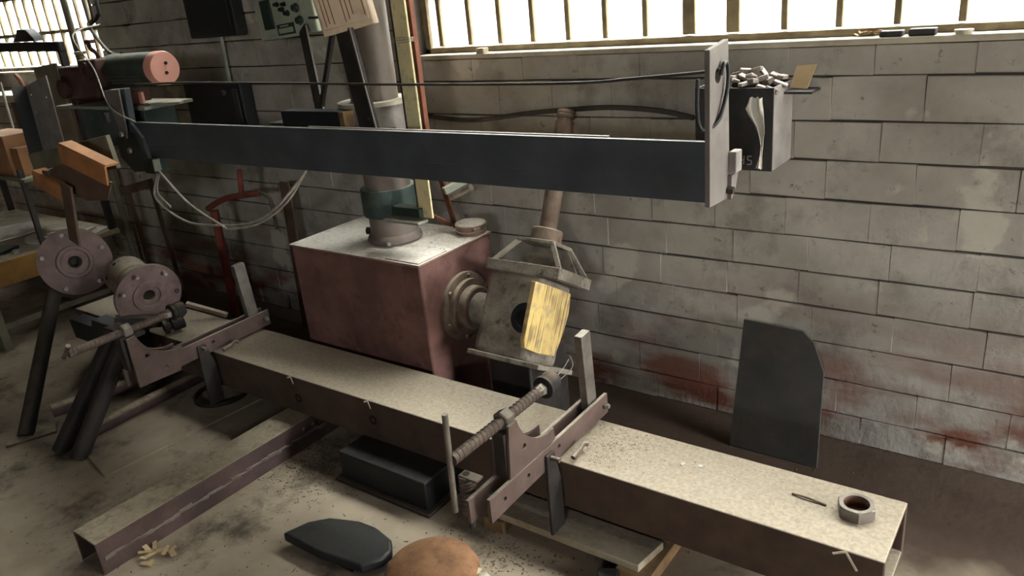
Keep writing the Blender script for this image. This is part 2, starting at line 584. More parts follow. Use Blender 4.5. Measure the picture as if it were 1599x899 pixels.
# ------------------------------------------------------------ room shell
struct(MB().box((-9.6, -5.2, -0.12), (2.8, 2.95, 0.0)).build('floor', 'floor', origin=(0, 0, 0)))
struct(MB().box((-60, 2.96, -0.30), (60, 90, -0.12)).build('ground_outside', 'outside', origin=(0, 3, -.2)))
struct(MB().box((2.81, -60, -0.30), (90, 2.95, -0.12)).build('ground_yard', 'outside', origin=(3, 0, -.2)))
struct(MB().box((-9.8, -5.4, 4.2), (3.0, 3.1, 4.3)).build('ceiling', 'roof', origin=(0, 0, 4.2)))
struct(MB().box((-9.8, -5.4, 0), (-9.6, 3.0, 4.2)).build('wall_left', 'plaster', origin=(-9.7, 0, 0)))
struct(MB().box((-9.8, -5.4, 0), (FILL_WIN[0], -5.2, 4.2)).box((FILL_WIN[1], -5.4, 0), (3.0, -5.2, 4.2)).box((FILL_WIN[0], -5.4, 0), (FILL_WIN[1], -5.2, FILL_WIN[2])).box((FILL_WIN[0], -5.4, FILL_WIN[3]), (FILL_WIN[1], -5.2, 4.2)).build('wall_near', 'plaster', origin=(0, -5.3, 0)))
nf = MB()
for i in range(7):
    xx = FILL_WIN[0] + (FILL_WIN[1] - FILL_WIN[0]) * i / 6
    nf.box((max(xx - 0.012, FILL_WIN[0]), -5.32, FILL_WIN[2]), (min(xx + 0.012, FILL_WIN[1]), -5.29, FILL_WIN[3]))
nf.box((FILL_WIN[0], -5.32, FILL_WIN[2] - 0.0), (FILL_WIN[1], -5.29, FILL_WIN[2] + 0.02)).box((FILL_WIN[0], -5.32, FILL_WIN[3] - 0.02), (FILL_WIN[1], -5.29, FILL_WIN[3]))
n3 = struct(nf.build('fill_window', 'winframe', origin=((FILL_WIN[0] + FILL_WIN[1]) / 2, -5.3, FILL_WIN[2])))
y0, y1, z0, z1 = DOOR
struct(MB().box((2.8, -5.2, 0), (3.0, y0, 4.2)).box((2.8, y1, 0), (3.0, 3.0, 4.2)).box((2.8, y0, z1), (3.0, y1, 4.2)).build('wall_right', 'plaster', origin=(2.9, 0, 0)))
struct(MB().box((-40, 5.2, -0.12), (30, 6.2, 4.3)).build('sky_block_wall', 'outside', origin=(0, 5.2, 0)))  # unseen wall added outside to cut off the low sky light
core = MB()
CY0, CY1 = YW + 0.008, YW + 0.24
core.box((-9.6, CY0, 0), (2.8, CY1, WZ0 - 0.02))
core.box((WL[1], CY0, WZ0 - 0.02), (WR[0], CY1, MZ0))
core.box((WL[1], CY0, MZ0), (MW[0], CY1, 4.2))
core.box((MW[1], CY0, MZ0), (WR[0], CY1, 4.2))
core.box((MW[0], CY0, WZ1), (MW[1], CY1, 4.2))
core.box((-9.6, CY0, WZ0 - 0.02), (WL[0], CY1, 4.2))
core.box((WR[1], CY0, WZ0 - 0.02), (2.8, CY1, 4.2))
core.box((WR[0], CY0, WZ1), (WR[1], CY1, 4.2))
core.box((WL[0], CY0, WZ1), (WL[1], CY1, 4.2))
wall = struct(core.build('wall_back', 'mortar', origin=(0, YW, 0)))

# every block of the back wall
courses = [0.0, 0.115, 0.25, 0.393, 0.53, 0.66, 0.79, 0.929, 1.065, 1.197, 1.341, 1.436]
upper = [1.436 + 0.135 * i for i in range(1, 21)]


def block_mesh(k):
    rnd = random.Random(k)
    bm = bmesh.new()
    bmesh.ops.create_cube(bm, size=1.0)
    bmesh.ops.bevel(bm, geom=[e for e in bm.edges], offset=0.02, segments=1, affect='EDGES')
    for v in bm.verts:
        v.co.x = math.copysign(0.4965 if abs(v.co.x) < 0.49 else 0.5, v.co.x)
        if v.co.y < 0:
            v.co.y -= rnd.uniform(0, 0.05)
            v.co.z += rnd.uniform(-0.022, 0.022)
            v.co.x += rnd.uniform(-0.005, 0.005)
    me = bpy.data.meshes.new('block')
    bm.to_mesh(me)
    bm.free()
    me.materials.append(MT['block'])
    return me


BM = [block_mesh(i) for i in range(8)]
rnd = random.Random(3)
slots = []
for ci in range(len(courses) - 1 + 4):
    zs = courses + upper
    za, zb = zs[ci], zs[ci + 1]
    x = -9.6 + (0.0 if ci % 2 else 0.135)
    while x < 2.75:
        ln = 0.27 + rnd.uniform(-0.012, 0.012)
        xa, xb = x, min(x + ln, 2.78)
        x += ln
        if zb > WZ0:
            segs = [(WL[1] + 0.0, WR[0] - 0.0)]
        else:
            segs = [(-9.6, 2.78)]
        for sa, sb in segs:
            a, b = max(xa, sa), min(xb, sb)
            if b - a > 0.03:
                slots.append((a, b, za, zb))
vis = [s for s in slots if -6.0 < s[0] < 0.12 and s[2] < 1.75 and not (s[1] < -5.2 and s[2] < 0.9) and not (-2.75 < s[0] < -2.1 and s[2] < 0.66) and not (s[0] < -4.4 and s[2] < 0.6)]
print('blocks in view', len(vis))
vis = vis[:300]
vset = set(vis)
rest = MB()
for (a, b, za, zb) in slots:
    if (a, b, za, zb) in vset:
        o = bpy.data.objects.new('block', rnd.choice(BM))
        COL.objects.link(o)
        o.parent = wall
        o.location = ((a + b) / 2, CY0 + 0.016 - YW - rnd.uniform(0, 0.0018), (za + zb) / 2)
        o.scale = (b - a - 0.001, 0.05, zb - za - 0.0065)
    else:
        rest.box((a + 0.0015, YW - 0.004, za + 0.0045), (b - 0.0015, YW + 0.03, zb - 0.0045))
stuff(rest.build('far_blocks', 'block', wall))

# sills and windows
struct(MB().box((WR[0] - 0.03, YW - 0.012, WZ0 - 0.02), (WR[1], YW + 0.20, WZ0)).build('trim_1', 'sill', bevel=0.004))
struct(MB().box((WL[0], YW - 0.012, WZ0 - 0.02), (WL[1] + 0.02, YW + 0.20, WZ0)).build('trim_2', 'sill', bevel=0.004))


def window(name, x0, x1, mull, wide, transoms, yp, indiv, WZ0=WZ0):
    fr = MB()
    fr.box((x0, yp - 0.02, WZ0), (x1, yp + 0.02, WZ0 + 0.024))
    fr.box((x0, yp - 0.02, WZ1 - 0.03), (x1, yp + 0.02, WZ1))
    fr.box((x0, yp - 0.02, WZ0), (x0 + 0.03, yp + 0.02, WZ1))
    fr.box((x1 - 0.03, yp - 0.02, WZ0), (x1, yp + 0.02, WZ1))
    root = struct(fr.build(name, 'winframe', bevel=0.002, origin=((x0 + x1) / 2, yp, WZ0)))
    xs = [x0 + 0.015] + list(mull) + [x1 - 0.015]
    for mx in mull:
        hw = 0.024 if mx in wide else 0.0105
        MB().box((mx - hw, yp - 0.016, WZ0 + 0.03), (mx + hw, yp + 0.016, WZ1 - 0.03)).build('mullion', 'winframe', root, bevel=0.003)
    for tz in transoms:
        MB().box((x0 + 0.03, yp - 0.014, tz - 0.012), (x1 - 0.03, yp + 0.014, tz + 0.012)).build('transom', 'winframe', root, bevel=0.002)
    zs = [WZ0 + 0.02] + list(transoms) + [WZ1 - 0.02]
    far = MB()
    for i in range(len(xs) - 1):
        for k in range(len(zs) - 1):
            lo, hi = (xs[i] + 0.004, yp - 0.002, zs[k] + 0.004), (xs[i + 1] - 0.004, yp + 0.002, zs[k + 1] - 0.004)
            if indiv[0] < xs[i] < indiv[1] and k < 2:
                MB().box(lo, hi).build('pane', 'glass', root)
            else:
                far.box(lo, hi)
    stuff(far.build('upper_glazing', 'glass', root))
    return root


mr = [-2.408, -2.243, -2.08, -1.912, -1.741, -1.572, -1.401, -1.226, -1.062, -0.884, -0.707, -0.533, -0.354]
mx = -0.354
while mx < 2.2:
    mx += 0.172
    mr.append(round(mx, 3))
TR = [1.705, 1.955, 2.22, 2.485]
window('window_1', WR[0], WR[1], mr, (-1.226, -1.062), TR, YW + 0.09, (-2.6, 0.1))
ml = [-5.416, -5.56, -5.70, -5.84, -5.985, -6.13, -6.275, -6.42, -6.57, -6.72]
mx = -6.72
while mx > -8.4:
    mx -= 0.15
    ml.append(round(mx, 3))
window('window_2', WL[0], WL[1], sorted(ml), (), TR, YW + 0.09, (-6.9, -5.0))
window('window_4', MW[0], MW[1], [round(MW[0] + 0.169 * k, 3) for k in range(1, 14)], (), [2.28, 2.515], YW + 0.09, (0, -1), MZ0)

# ------------------------------------------------------------ long box beam on the floor supports
BX0, BX1, BY0, BY1, BZ0, BZ1 = -4.33, -0.258, 1.73, 2.006, 0.127, 0.297


def hollow(x0, x1, y0, y1, z0, z1, t, axis='x'):
    m = MB()
    if axis == 'x':
        o = [(y0, z0), (y1, z0), (y1, z1), (y0, z1)]
        i = [(y0 + t, z0 + t), (y1 - t, z0 + t), (y1 - t, z1 - t), (y0 + t, z1 - t)]
        vs = [(x, a, b) for x in (x0, x1) for lp in (o, i) for a, b in lp]
    else:
        o = [(x0, z0), (x1, z0), (x1, z1), (x0, z1)]
        i = [(x0 + t, z0 + t), (x1 - t, z0 + t), (x1 - t, z1 - t), (x0 + t, z1 - t)]
        vs = [(a, y, b) for y in (y0, y1) for lp in (o, i) for a, b in lp]
    fs = []
    for k in range(4):
        j = (k + 1) % 4
        fs += [(k, j, 8 + j, 8 + k), (4 + k, 4 + j, 12 + j, 12 + k), (k, j, 4 + j, 4 + k), (8 + k, 8 + j, 12 + j, 12 + k)]
    return m.add(vs, fs)


r = thing('box_beam', 'long brown square steel beam with dusty top lying across the shop floor', 'beam', (-2.3, 1.868, 0.127))
hollow(BX0, BX1, BY0, BY1, BZ0, BZ1, 0.010).build('hollow_section', 'beam', r, bevel=0.012, seg=3)
for hx, hz in ((-2.06, 0.215), (-2.50, 0.20)):
    MB().ring((hx, BY0 - 0.002, hz), (0, 1, 0), 0.011, 0.019, 0.004, 18).build('bolt_hole', 'hole', r)

r = thing('floor_girder', 'purple-brown box girder with welded side seam at lower left floor', 'girder', (-2.525, 1.4, 0))
hollow(-2.600, -2.452, 0.815, 2.02, 0.0, 0.126, 0.008, 'y').build('girder_body', 'channel', r, bevel=0.014, seg=3)
wm = MB()
rw = random.Random(5)
yy = 0.83
while yy < 1.98:
    ln = rw.uniform(0.02, 0.05)
    wm.obox((-2.4515, yy + ln / 2, 0.058 + rw.uniform(-.004, .004)), ((1, 0, 0), (0, 1, rw.uniform(-.1, .1)), (0, 0, 1)), (0.004, ln / 2, rw.uniform(.003, .008)))
    yy += ln * 0.95
wm.build('weld_seam', 'baresteel', r, bevel=0.002)
for by in (1.69, 1.74):
    bolt(r, (-2.455, by, 0.085), (1, 0, 0), 0.010, 0.012, 'channel')

r = thing('support_block', 'black steel support block under the middle of the long beam', 'block', (-1.95, 1.75, 0))
MB().box((-2.14, 1.60, 0.012), (-1.70, 2.0, 0.126)).build('body', 'black', r, bevel=0.006)
MB().box((-2.16, 1.58, 0.0), (-1.68, 2.02, 0.013)).build('foot_plate', 'darksteel', r, bevel=0.003)

# hex nut on the beam
r = thing('hex_nut', 'large grey hexagonal nut lying on the right end of the beam', 'nut', (-0.366, 1.893, BZ1))
nm = MB()
ns, ri, ro = 36, 0.0335, 0.0
vs, fs = [], []
for k, (hh, cham) in enumerate(((0.0, 1), (0.004, 0), (0.030, 0), (0.034, 1))):
    for i in range(ns):
        a = 2 * math.pi * i / ns
        hexr = 0.0435 / math.cos(((a + math.radians(10)) % (math.pi / 3)) - math.pi / 6)
        rr = min(hexr, 0.0455) if cham else hexr
        vs.append((-0.366 + rr * math.cos(a), 1.893 + rr * math.sin(a), BZ1 + hh))
for hh in (0.034, 0.0):
    for i in range(ns):
        a = 2 * math.pi * i / ns
        vs.append((-0.366 + ri * math.cos(a), 1.893 + ri * math.sin(a), BZ1 + hh))
for k in range(6):
    for i in range(ns):
        j = (i + 1) % ns
        k2 = (k + 1) % 6
        fs.append((k * ns + i, k * ns + j, k2 * ns + j, k2 * ns + i))
nm.add(vs, fs).build('nut_body', 'baresteel', r, smooth=12)
th = MB()
for k in range(6):
    th.ring((-0.366, 1.893, BZ1 + 0.003 + k * 0.0048), (0, 0, 1), 0.0318, 0.0337, 0.0022, 32)
th.build('thread', 'rustbar', r)


# ------------------------------------------------------------ screw clamps across the beam
def pipe_clamp(xc, label, handle, has_spring, sh=0.0, drop=0.0):
    """two flat bars across the beam, gusset and screw at the near side, upright stop at the far side"""
    r = thing('pipe_clamp', label, 'clamp', (xc, 1.70, BZ1 + 0.003), 'screw clamps on the long beam')
    zb = BZ1 + 0.004
    X = (0, 1, 0)
    Z = (0, 0, 1)
    for k, dx in enumerate((0.0, -0.052)):
        # bar stands on edge; outline in (y, z)
        ya = 1.372 - 0.03 * k
        out = [(ya, zb + 0.0), (1.62, zb + 0.008), (2.04, zb + 0.012), (2.04, zb + 0.085), (ya, zb + 0.078)]
        holes = [(1.44, zb + 0.04, 0.008), (1.56, zb + 0.045, 0.008), (1.73, zb + 0.05, 0.008)]
        MB().plate((xc + dx, 0, 0), X, Z, out, 0.012, holes).build('cross_bar', 'clamp', r, bevel=0.0015)
        # gusset with the hollowed top edge, bolted above the bar
        top = [(1.50, zb + 0.25)]
        for i in range(9):
            t = i / 8
            a = math.pi + 0.245 + t * (math.pi / 2 - 0.245 + 0.12)
            top.append((1.69 + 0.165 * math.cos(a), zb + 0.292 + 0.165 * math.sin(a)))
        out = [(1.475, zb + 0.082), (1.712, zb + 0.087)] + list(reversed(top)) + [(1.49, zb + 0.25)]
        hl = [(1.555, zb + 0.15, 0.009)]
        if sh:
            out[0:2] = [(1.49, zb + 0.03), (1.68, zb + 0.025)]
            hl.append((1.62, zb + 0.07, 0.009))
        out = [(a + sh, b - drop) for a, b in out]
        hl = [(a + sh, b - drop, c) for a, b, c in hl]
        MB().plate((xc + dx + (0.012 if k == 0 and sh else 0.001 if k == 0 else -0.001), 0, 0), X, Z, out, 0.010, hl).build('gusset', 'clamp', r, bevel=0.0015)
    # packing between the gussets under the screw
    MB().box((xc - 0.040, 1.475 + sh, zb + 0.08), (xc + 0.0, 1.52 + sh, zb + 0.225)).build('packing', 'darksteel', r, bevel=0.002)
    # upright stop
    MB().bar((xc - 0.020, 1.975, zb + 0.005), (xc - 0.020, 1.955, 0.640), 0.028, 0.056, (0, 1, 0)).build('upright', 'baresteel', r, bevel=0.002)
    # screw with nut, pad and tommy bar
    sx, sz = xc - 0.026, 0.552 - drop * 0.4
    ys = sh
    sm = MB().cyl((sx, 1.285 + ys, sz), (sx, 1.735 + ys, sz), 0.0165, n=18)
    sc = sm.build('screw', 'screw', r)
    tm = MB()
    hp = []
    for i in range(0, 260):
        a = i * 0.6
        hp.append((sx + 0.0165 * math.cos(a), 1.30 + ys + i * 0.00165, sz + 0.0165 * math.sin(a)))
    tm.tube(hp, 0.0022, 4, 1)
    sub(sc, tm, 'thread', 'screw')
    MB().lathe((sx, 1.50 + ys, sz), (0, 1, 0), [(0.026, 0), (0.030, 0.004), (0.030, 0.036), (0.026, 0.04)], 6).build('screw_nut', 'baresteel', r, smooth=20)
    MB().lathe((sx, 1.715 + ys, sz), (0, 1, 0), [(0.016, -0.03), (0.022, 0.0)], 6).build('collar', 'baresteel', r, smooth=20)
    MB().lathe((sx, 1.72 + ys, sz), (0, 1, 0), [(0.020, 0), (0.036, 0.003), (0.038, 0.012), (0.030, 0.018), (0.033, 0.024), (0.036, 0.05), (0.030, 0.062)], 24).build('pressure_pad', 'rubber', r)
    h = MB()
    if handle == 'long':
        h.tube([(sx - .002, 1.283 + ys, 0.692), (sx - .006, 1.283 + ys, 0.56), (sx - .012, 1.283 + ys, 0.385)], 0.0088, 12, 4)
    else:
        h.tube([(sx - 0.045, 1.283 + ys, 0.515), (sx, 1.283 + ys, 0.553), (sx + 0.028, 1.283 + ys, 0.582)], 0.009, 12, 2)
    h.build('tommy_bar', 'baresteel', r)
    # fixing bolts and pins
    bolt(r, (xc + 0.012, 2.015, zb + 0.05), (1, 0, 0), 0.013, 0.012, 'baresteel')
    MB().cyl((xc + 0.012, 2.015, zb + 0.05), (xc + 0.032, 2.015, zb + 0.05), 0.008).build('bolt_end', 'silverbolt', r)
    MB().cyl((xc - 0.065, 1.665, zb + 0.05), (xc + 0.055, 1.665, zb + 0.05), 0.0075, n=12).build('pin', 'clamp', r)
    # strap hanging from the pin down the near face of the beam
    MB().plate((xc + 0.014, 0, 0), X, Z, [(1.640, 0.075), (1.712, 0.075), (1.712, 0.25), (1.685, 0.365), (1.645, 0.365), (1.640, 0.25)], 0.010).build('strap', 'darksteel', r, bevel=0.002)
    MB().tube([(xc + 0.05, 1.745, 0.312), (xc + 0.05, 1.79, 0.318), (xc + 0.05, 1.81, 0.325), (xc + 0.055, 1.825, 0.318)], 0.008, 10, 4).build('drop_pin', 'clamp', r)
    if has_spring:
        pts = []
        for i in range(120):
            a = i / 12 * 2 * math.pi
            pts.append((xc - 0.104 + 0.021 * math.cos(a), 1.415 + 0.021 * math.sin(a), 0.265 + i * 0.00112))
        MB().tube(pts, 0.005, 6, 1).build('coil_spring', 'clamp', r)
        MB().cyl((xc - 0.104, 1.415, 0.22), (xc - 0.104, 1.415, 0.405), 0.011, n=12).build('spring_rod', 'darksteel', r)
        MB().box((xc - 0.122, 1.398, 0.396), (xc - 0.053, 1.432, 0.404)).build('spring_lug', 'clamp', r, bevel=0.002)
    return r


pipe_clamp(-1.219, 'red-brown screw clamp with long tommy bar on the beam below the yellow board', 'long', True)
pipe_clamp(-3.052, 'red-brown screw clamp with short tommy bar beside the flanged hub', 'short', False, -0.13, 0.03)

# ------------------------------------------------------------ red machine base with column
TX0, TX1, TY0, TY1, TZ = -2.775, -2.015, 2.045, 2.50, 0.742
r = thing('machine_base', 'dull red box housing with dusty top carrying the round column', 'machine', ((TX0 + TX1) / 2, 2.27, 0))
MB().box((TX0, TY0, 0.0), (TX1, TY1, TZ - 0.008)).build('housing', 'red', r, bevel=0.008)
MB().box((TX0 - 0.006, TY0 - 0.006, TZ - 0.008), (TX1 + 0.004, TY1 + 0.006, TZ)).build('top_plate', 'redtop', r, bevel=0.0015)
MB().plate((0, 0, TZ), (1, 0, 0), (0, 1, 0), [(-2.20, 2.05), (-2.02, 2.05), (-2.02, 2.22), (-2.27, 2.18)], 0.004).build('patch_plate', 'redtop', r)
CC = V((-2.352, 2.272, 0))


def cz(z):
    return (CC.x, CC.y, z)


MB().lathe(cz(0), (0, 0, 1), [(0.108, TZ), (0.118, TZ + 0.012), (0.112, TZ + 0.03), (0.100, TZ + 0.04), (0.100, TZ + 0.118), (0.106, TZ + 0.122), (0.106, TZ + 0.128)], 40).build('sleeve', 'column', r)
MB().cyl(cz(TZ + 0.1), cz(2.6), 0.096, n=48).build('column', 'column', r)
col_collar = MB().lathe(cz(0), (0, 0, 1), [(0.097, 0.862), (0.116, 0.862), (0.118, 0.868), (0.118, 0.972), (0.114, 0.978), (0.097, 0.978)], 40).build('collar', 'green', r)
MB().lathe(cz(0), (0, 0, 1), [(0.097, 1.318), (0.15, 1.318), (0.15, 1.334), (0.097, 1.334)], 40).build('upper_flange', 'sill', r)
MB().lathe(cz(0), (0, 0, 1), [(0.097, 1.19), (0.128, 1.19), (0.132, 1.20), (0.132, 1.317), (0.097, 1.317)], 40).build('upper_sleeve', 'boxside', r)
MB().box((-2.26, 2.13, 0.868), (-2.07, 2.19, 0.880)).build('collar_bracket', 'palegreen', r, bevel=0.002)
MB().box((-2.24, 2.165, 0.888), (-2.09, 2.215, 0.925)).build('collar_bracket', 'darkgreen', r, bevel=0.002)
MB().cyl((-2.46, 2.215, 0.785), (-2.41, 2.235, 0.785), 0.016).build('grease_stub', 'darksteel', r)
bolt(r, (-2.29, 2.165, 0.752), (0, 0, 1), 0.010, 0.012, 'palegreen')
# rail beside the column
MB().box((-2.112, 2.188, 0.885), (-2.044, 2.198, 2.5)).build('guide_rail', 'yellowrail', r, bevel=0.002)
MB().box((-2.120, 2.188, 0.885), (-2.1125, 2.235, 2.5)).build('rail_web', 'darksteel', r, bevel=0.001)
MB().box((-2.235, 2.335, 1.0), (-2.155, 2.36, 2.5)).build('back_bar', 'rustbar', r, bevel=0.002)
wt = MB()
for k in range(3):
    zz = 1.555 + k * 0.006
    wt.tube([(-2.122, 2.186, zz), (-2.08, 2.184, zz - .004 + .003 * k), (-2.036, 2.186, zz), (-2.034, 2.20, zz)], 0.0016, 5, 2)
wt.build('binding_wire', 'wire', r)
# levers and rods low on the column
MB().bar((-2.12, 2.36, 0.945), (-2.0, 2.62, 1.03), 0.028, 0.03).build('green_slide', 'palegreen', r, bevel=0.002)
MB().bar((-2.265, 2.49, 1.03), (-2.195, 2.49, 0.742), 0.026, 0.008, (0, 1, 0)).build('lever', 'rustbar', r, bevel=0.001)
MB().bar((-2.26, 2.33, 0.868), (-2.185, 2.46, 0.765), 0.022, 0.010, (0, 1, 0)).build('lever', 'rustbar', r, bevel=0.001)
MB().cyl((-2.19, 2.482, 0.885), (-2.075, 2.482, 0.935), 0.015).build('handle_rod', 'silverbolt', r)
# filler cap
cap = MB().lathe((-2.088, 2.465, TZ), (0, 0, 1), [(0.064, 0), (0.066, 0.004), (0.066, 0.013), (0.060, 0.015), (0.060, 0.021), (0.067, 0.023), (0.068, 0.040), (0.064, 0.045), (0.0, 0.046)], 30).build('filler_cap', 'redtop', r)
sub(cap, MB().obox((-2.03, 2.43, TZ + 0.027), ((0.5, 0.86, 0), (0.86, -0.5, 0), (0, 0, 1)), (0.016, 0.012, 0.007)), 'clip', 'flange', bevel=0.002)
# flange rings on the right side
for prof in ([(0.145, 0), (0.145, 0.018), (0.135, 0.022), (0.03, 0.022)], [(0.118, 0.020), (0.118, 0.042), (0.03, 0.042)], [(0.092, 0.04), (0.092, 0.075), (0.086, 0.08), (0.03, 0.08)]):
    MB().lathe((TX1, 2.275, 0.487), (1, 0, 0), prof, 40).build('flange_ring', 'flange', r)
for k in range(6):
    a = k * math.pi / 3 + 0.3
    bolt(r, (TX1 + 0.02, 2.275 + 0.131 * math.cos(a), 0.487 + 0.131 * math.sin(a)), (1, 0, 0), 0.010, 0.012, 'flange')
MB().cyl((TX1 + 0.07, 2.275, 0.487), (-1.83, 2.275, 0.487), 0.066, n=30).build('drive_shaft', 'casting', r)

# ------------------------------------------------------------ boom arm
AY0, AY1, AZ0, AZ1 = 1.97, 2.07, 1.104, 1.272
r = thing('boom_arm', 'long blue-black steel boom reaching across the front of the column', 'boom', (-2.24, 2.02, AZ0))
am = MB()
prof = [(AY0 + 0.003, AZ0), (AY0 + 0.003, AZ0 + 0.062), (AY0, AZ0 + 0.066), (AY0, AZ1), (AY0 + 0.018, AZ1), (AY0 + 0.018, AZ1 - 0.05), (AY1, AZ1 - 0.05), (AY1, AZ0)]
n = len(prof)
vs = [(x, a, b) for x in (-3.675, -0.815) for a, b in prof]
fs = [(i, (i + 1) % n, n + (i + 1) % n, n + i) for i in range(n)] + [tuple(range(n)), tuple(range(n, 2 * n))]
am.add(vs, fs).build('boom_section', 'arm', r, bevel=0.0015)
MB().box((-2.45, AY0 + 0.0185, AZ1 - 0.04), (-1.13, AY0 + 0.034, AZ1 + 0.003)).build('top_strip', 'armedge', r, bevel=0.001)
# end plate
MB().plate((-0.815, 0, 0), (0, 1, 0), (0, 0, 1), [(1.945, 1.10), (2.088, 1.092), (2.07, 1.525), (1.945, 1.51)], 0.015, [(2.0, 1.44, 0.02)]).build('end_plate', 'armedge', r, bevel=0.0015)
hp = []
MB().tube([(-0.795, 2.005, 1.44), (-0.79, 2.012, 1.467), (-0.79, 2.035, 1.465), (-0.79, 2.045, 1.43), (-0.79, 2.03, 1.385), (-0.795, 1.985, 1.325), (-0.82, 1.94, 1.31), (-0.83, 1.935, 1.36), (-0.83, 1.94, 1.44)], 0.0055, 8, 6).build('cable_loop', 'black', r)
MB().box((-0.80, 2.075, 1.165), (-0.777, 2.12, 1.225)).build('end_block', 'boxside', r, bevel=0.003)
MB().plate((-0.80, 0, 0), (0, 1, 0), (0, 0, 1), [(2.07, 1.09), (2.10, 1.11), (2.12, 1.16), (2.07, 1.16)], 0.012).build('end_web', 'armedge', r)
bolt(r, (-0.800, 2.068, 1.118), (1, 0, 0), 0.011, 0.02, 'darksteel')
# left mounting plate, bolts and slung block
MB().plate((-3.70, 1.955, 0), (1, 0, 0), (0, 0, 1), [(-0.16, 1.30), (-0.095, 1.425), (0.045, 1.43), (0.02, 1.27), (0.09, 1.20), (0.10, 1.09), (0.05, 1.04), (-0.06, 1.03), (-0.15, 1.10)], -0.03).build('mount_plate', 'arm', r, bevel=0.002)
MB().plate((-3.70, 1.932, 0), (1, 0, 0), (0, 0, 1), [(-0.10, 1.425), (0.035, 1.43), (0.01, 1.24), (-0.01, 1.20), (-0.05, 1.22)], -0.008).build('face_strap', 'armedge', r, bevel=0.001)
for bx, bz in ((-3.722, 1.222), (-3.685, 1.145)):
    bolt(r, (bx, 1.925, bz), (0, -1, 0), 0.013, 0.012)
MB().box((-3.66, 1.955, 1.03), (-3.57, 2.03, 1.104)).build('hose_block', 'darkgreen', r, bevel=0.003)
MB().box((-3.568, 1.95, 1.045), (-3.558, 1.985, 1.10)).build('hose_tab', 'palegreen', r, bevel=0.001)
# carriage that ties the boom to the column
MB().box((-2.74, AY1, 1.13), (-2.12, 2.137, AZ1 - 0.02)).build('carriage', 'darksteel', r, bevel=0.004)
MB().box((-2.72, 2.085, AZ1 - 0.02), (-2.37, 2.15, 1.315)).build('carriage_block', 'black', r, bevel=0.003)
MB().box((-2.369, 2.085, AZ1 - 0.02), (-2.345, 2.15, 1.314)).build('wood_wedge', 'woodend', r, bevel=0.002)
# shelf and left end casting carrying the motor
MB().box((-4.52, 2.02, 1.318), (-3.64, 2.28, 1.334)).build('motor_shelf', 'palegreen', r, bevel=0.002)
MB().plate((-3.66, 2.06, 1.334), (1, 0, 0), (0, 1, 0), [(0, 0), (0.17, 0.05), (0.17, 0.08), (0, 0.12)], 0.010).build('shelf_blade', 'palegreen', r)
MB().box((-4.30, 2.03, 1.13), (-3.675, 2.20, 1.318)).build('end_casting', 'green', r, bevel=0.006)
sp = MB()
for k in range(5):
    sp.cyl((-4.02 + k * 0.018, 2.028, 1.255), (-4.045 + k * 0.018 + 0.03, 2.018, 1.305), 0.004, n=6)
sp.build('spring_teeth', 'silverbolt', r)

# ------------------------------------------------------------ gear motor
r = thing('gear_motor', 'grey gear motor with a salmon-pink end cover on the boom end', 'motor', (-4.0, 2.15, 1.335))
ma = V((1, 0, 0))
mc = V((-3.60, 2.15, 1.497))
body = MB().lathe(mc - ma * 0.52, ma, [(0.06, 0), (0.070, 0.01), (0.072, 0.05), (0.077, 0.07), (0.077, 0.44), (0.073, 0.46)], 36).build('motor_body', 'motor', r)
fin = MB()
for k in range(10):
    a = math.radians(200 + k * 14)
    d = V((0, math.cos(a), math.sin(a)))
    fin.obox(mc - ma * 0.27 + d * 0.079, (ma, d, ma.cross(d)), (0.16, 0.008, 0.002))
sub(body, fin, 'cooling_fin', 'motor')
endc = MB().lathe(mc - ma * 0.06, ma, [(0.074, 0), (0.079, 0.005), (0.079, 0.05), (0.074, 0.062), (0.0, 0.064)], 36).build('end_cover', 'pink', r)
for dy, dz in ((0.006, 0.022), (0.0, -0.022)):
    sub(endc, MB().cyl(mc + V((0.003, dy, dz)), mc + V((0.008, dy, dz)), 0.008, n=12), 'cover_screw', 'darksteel')
gh = MB().box((-4.46, 2.05, 1.36), (-4.10, 2.26, 1.53)).build('gear_case', 'gear', r, bevel=0.02, seg=3)
MB().box((-4.20, 2.035, 1.42), (-4.02, 2.24, 1.56)).build('gear_case_cover', 'gear', r, bevel=0.012, seg=3)
MB().ring((-4.11, 2.034, 1.505), (0, -1, 0), 0.025, 0.045, 0.012, 24).build('inspection_ring', 'gear', r)
MB().cyl((-4.40, 2.10, 1.42), (-4.40, 2.02, 1.42), 0.05, n=24).build('bearing_cap', 'gear', r)
MB().lathe((-4.30, 2.12, 1.53), (0, 0, 1), [(0.02, 0), (0.024, 0.02), (0.014, 0.03), (0.014, 0.05), (0.032, 0.055), (0.032, 0.068), (0.0, 0.07)], 20).build('filler_plug', 'brass', r)
MB().tube([(-4.13, 2.12, 1.55), (-4.12, 2.11, 1.585), (-4.145, 2.10, 1.61), (-4.155, 2.10, 1.64)], 0.011, 10, 4).build('tap', 'gear', r)
MB().box((-4.168, 2.085, 1.633), (-4.115, 2.115, 1.652)).build('tap_lever', 'gear', r, bevel=0.003)
for fx in (-4.4, -3.98):
    MB().box((fx - 0.04, 2.07, 1.3345), (fx + 0.04, 2.24, 1.43)).build('foot', 'gear', r, bevel=0.004)
MB().box((-3.79, 2.045, 1.345), (-3.68, 2.058, 1.40)).build('pink_guard', 'pink', r, bevel=0.002)

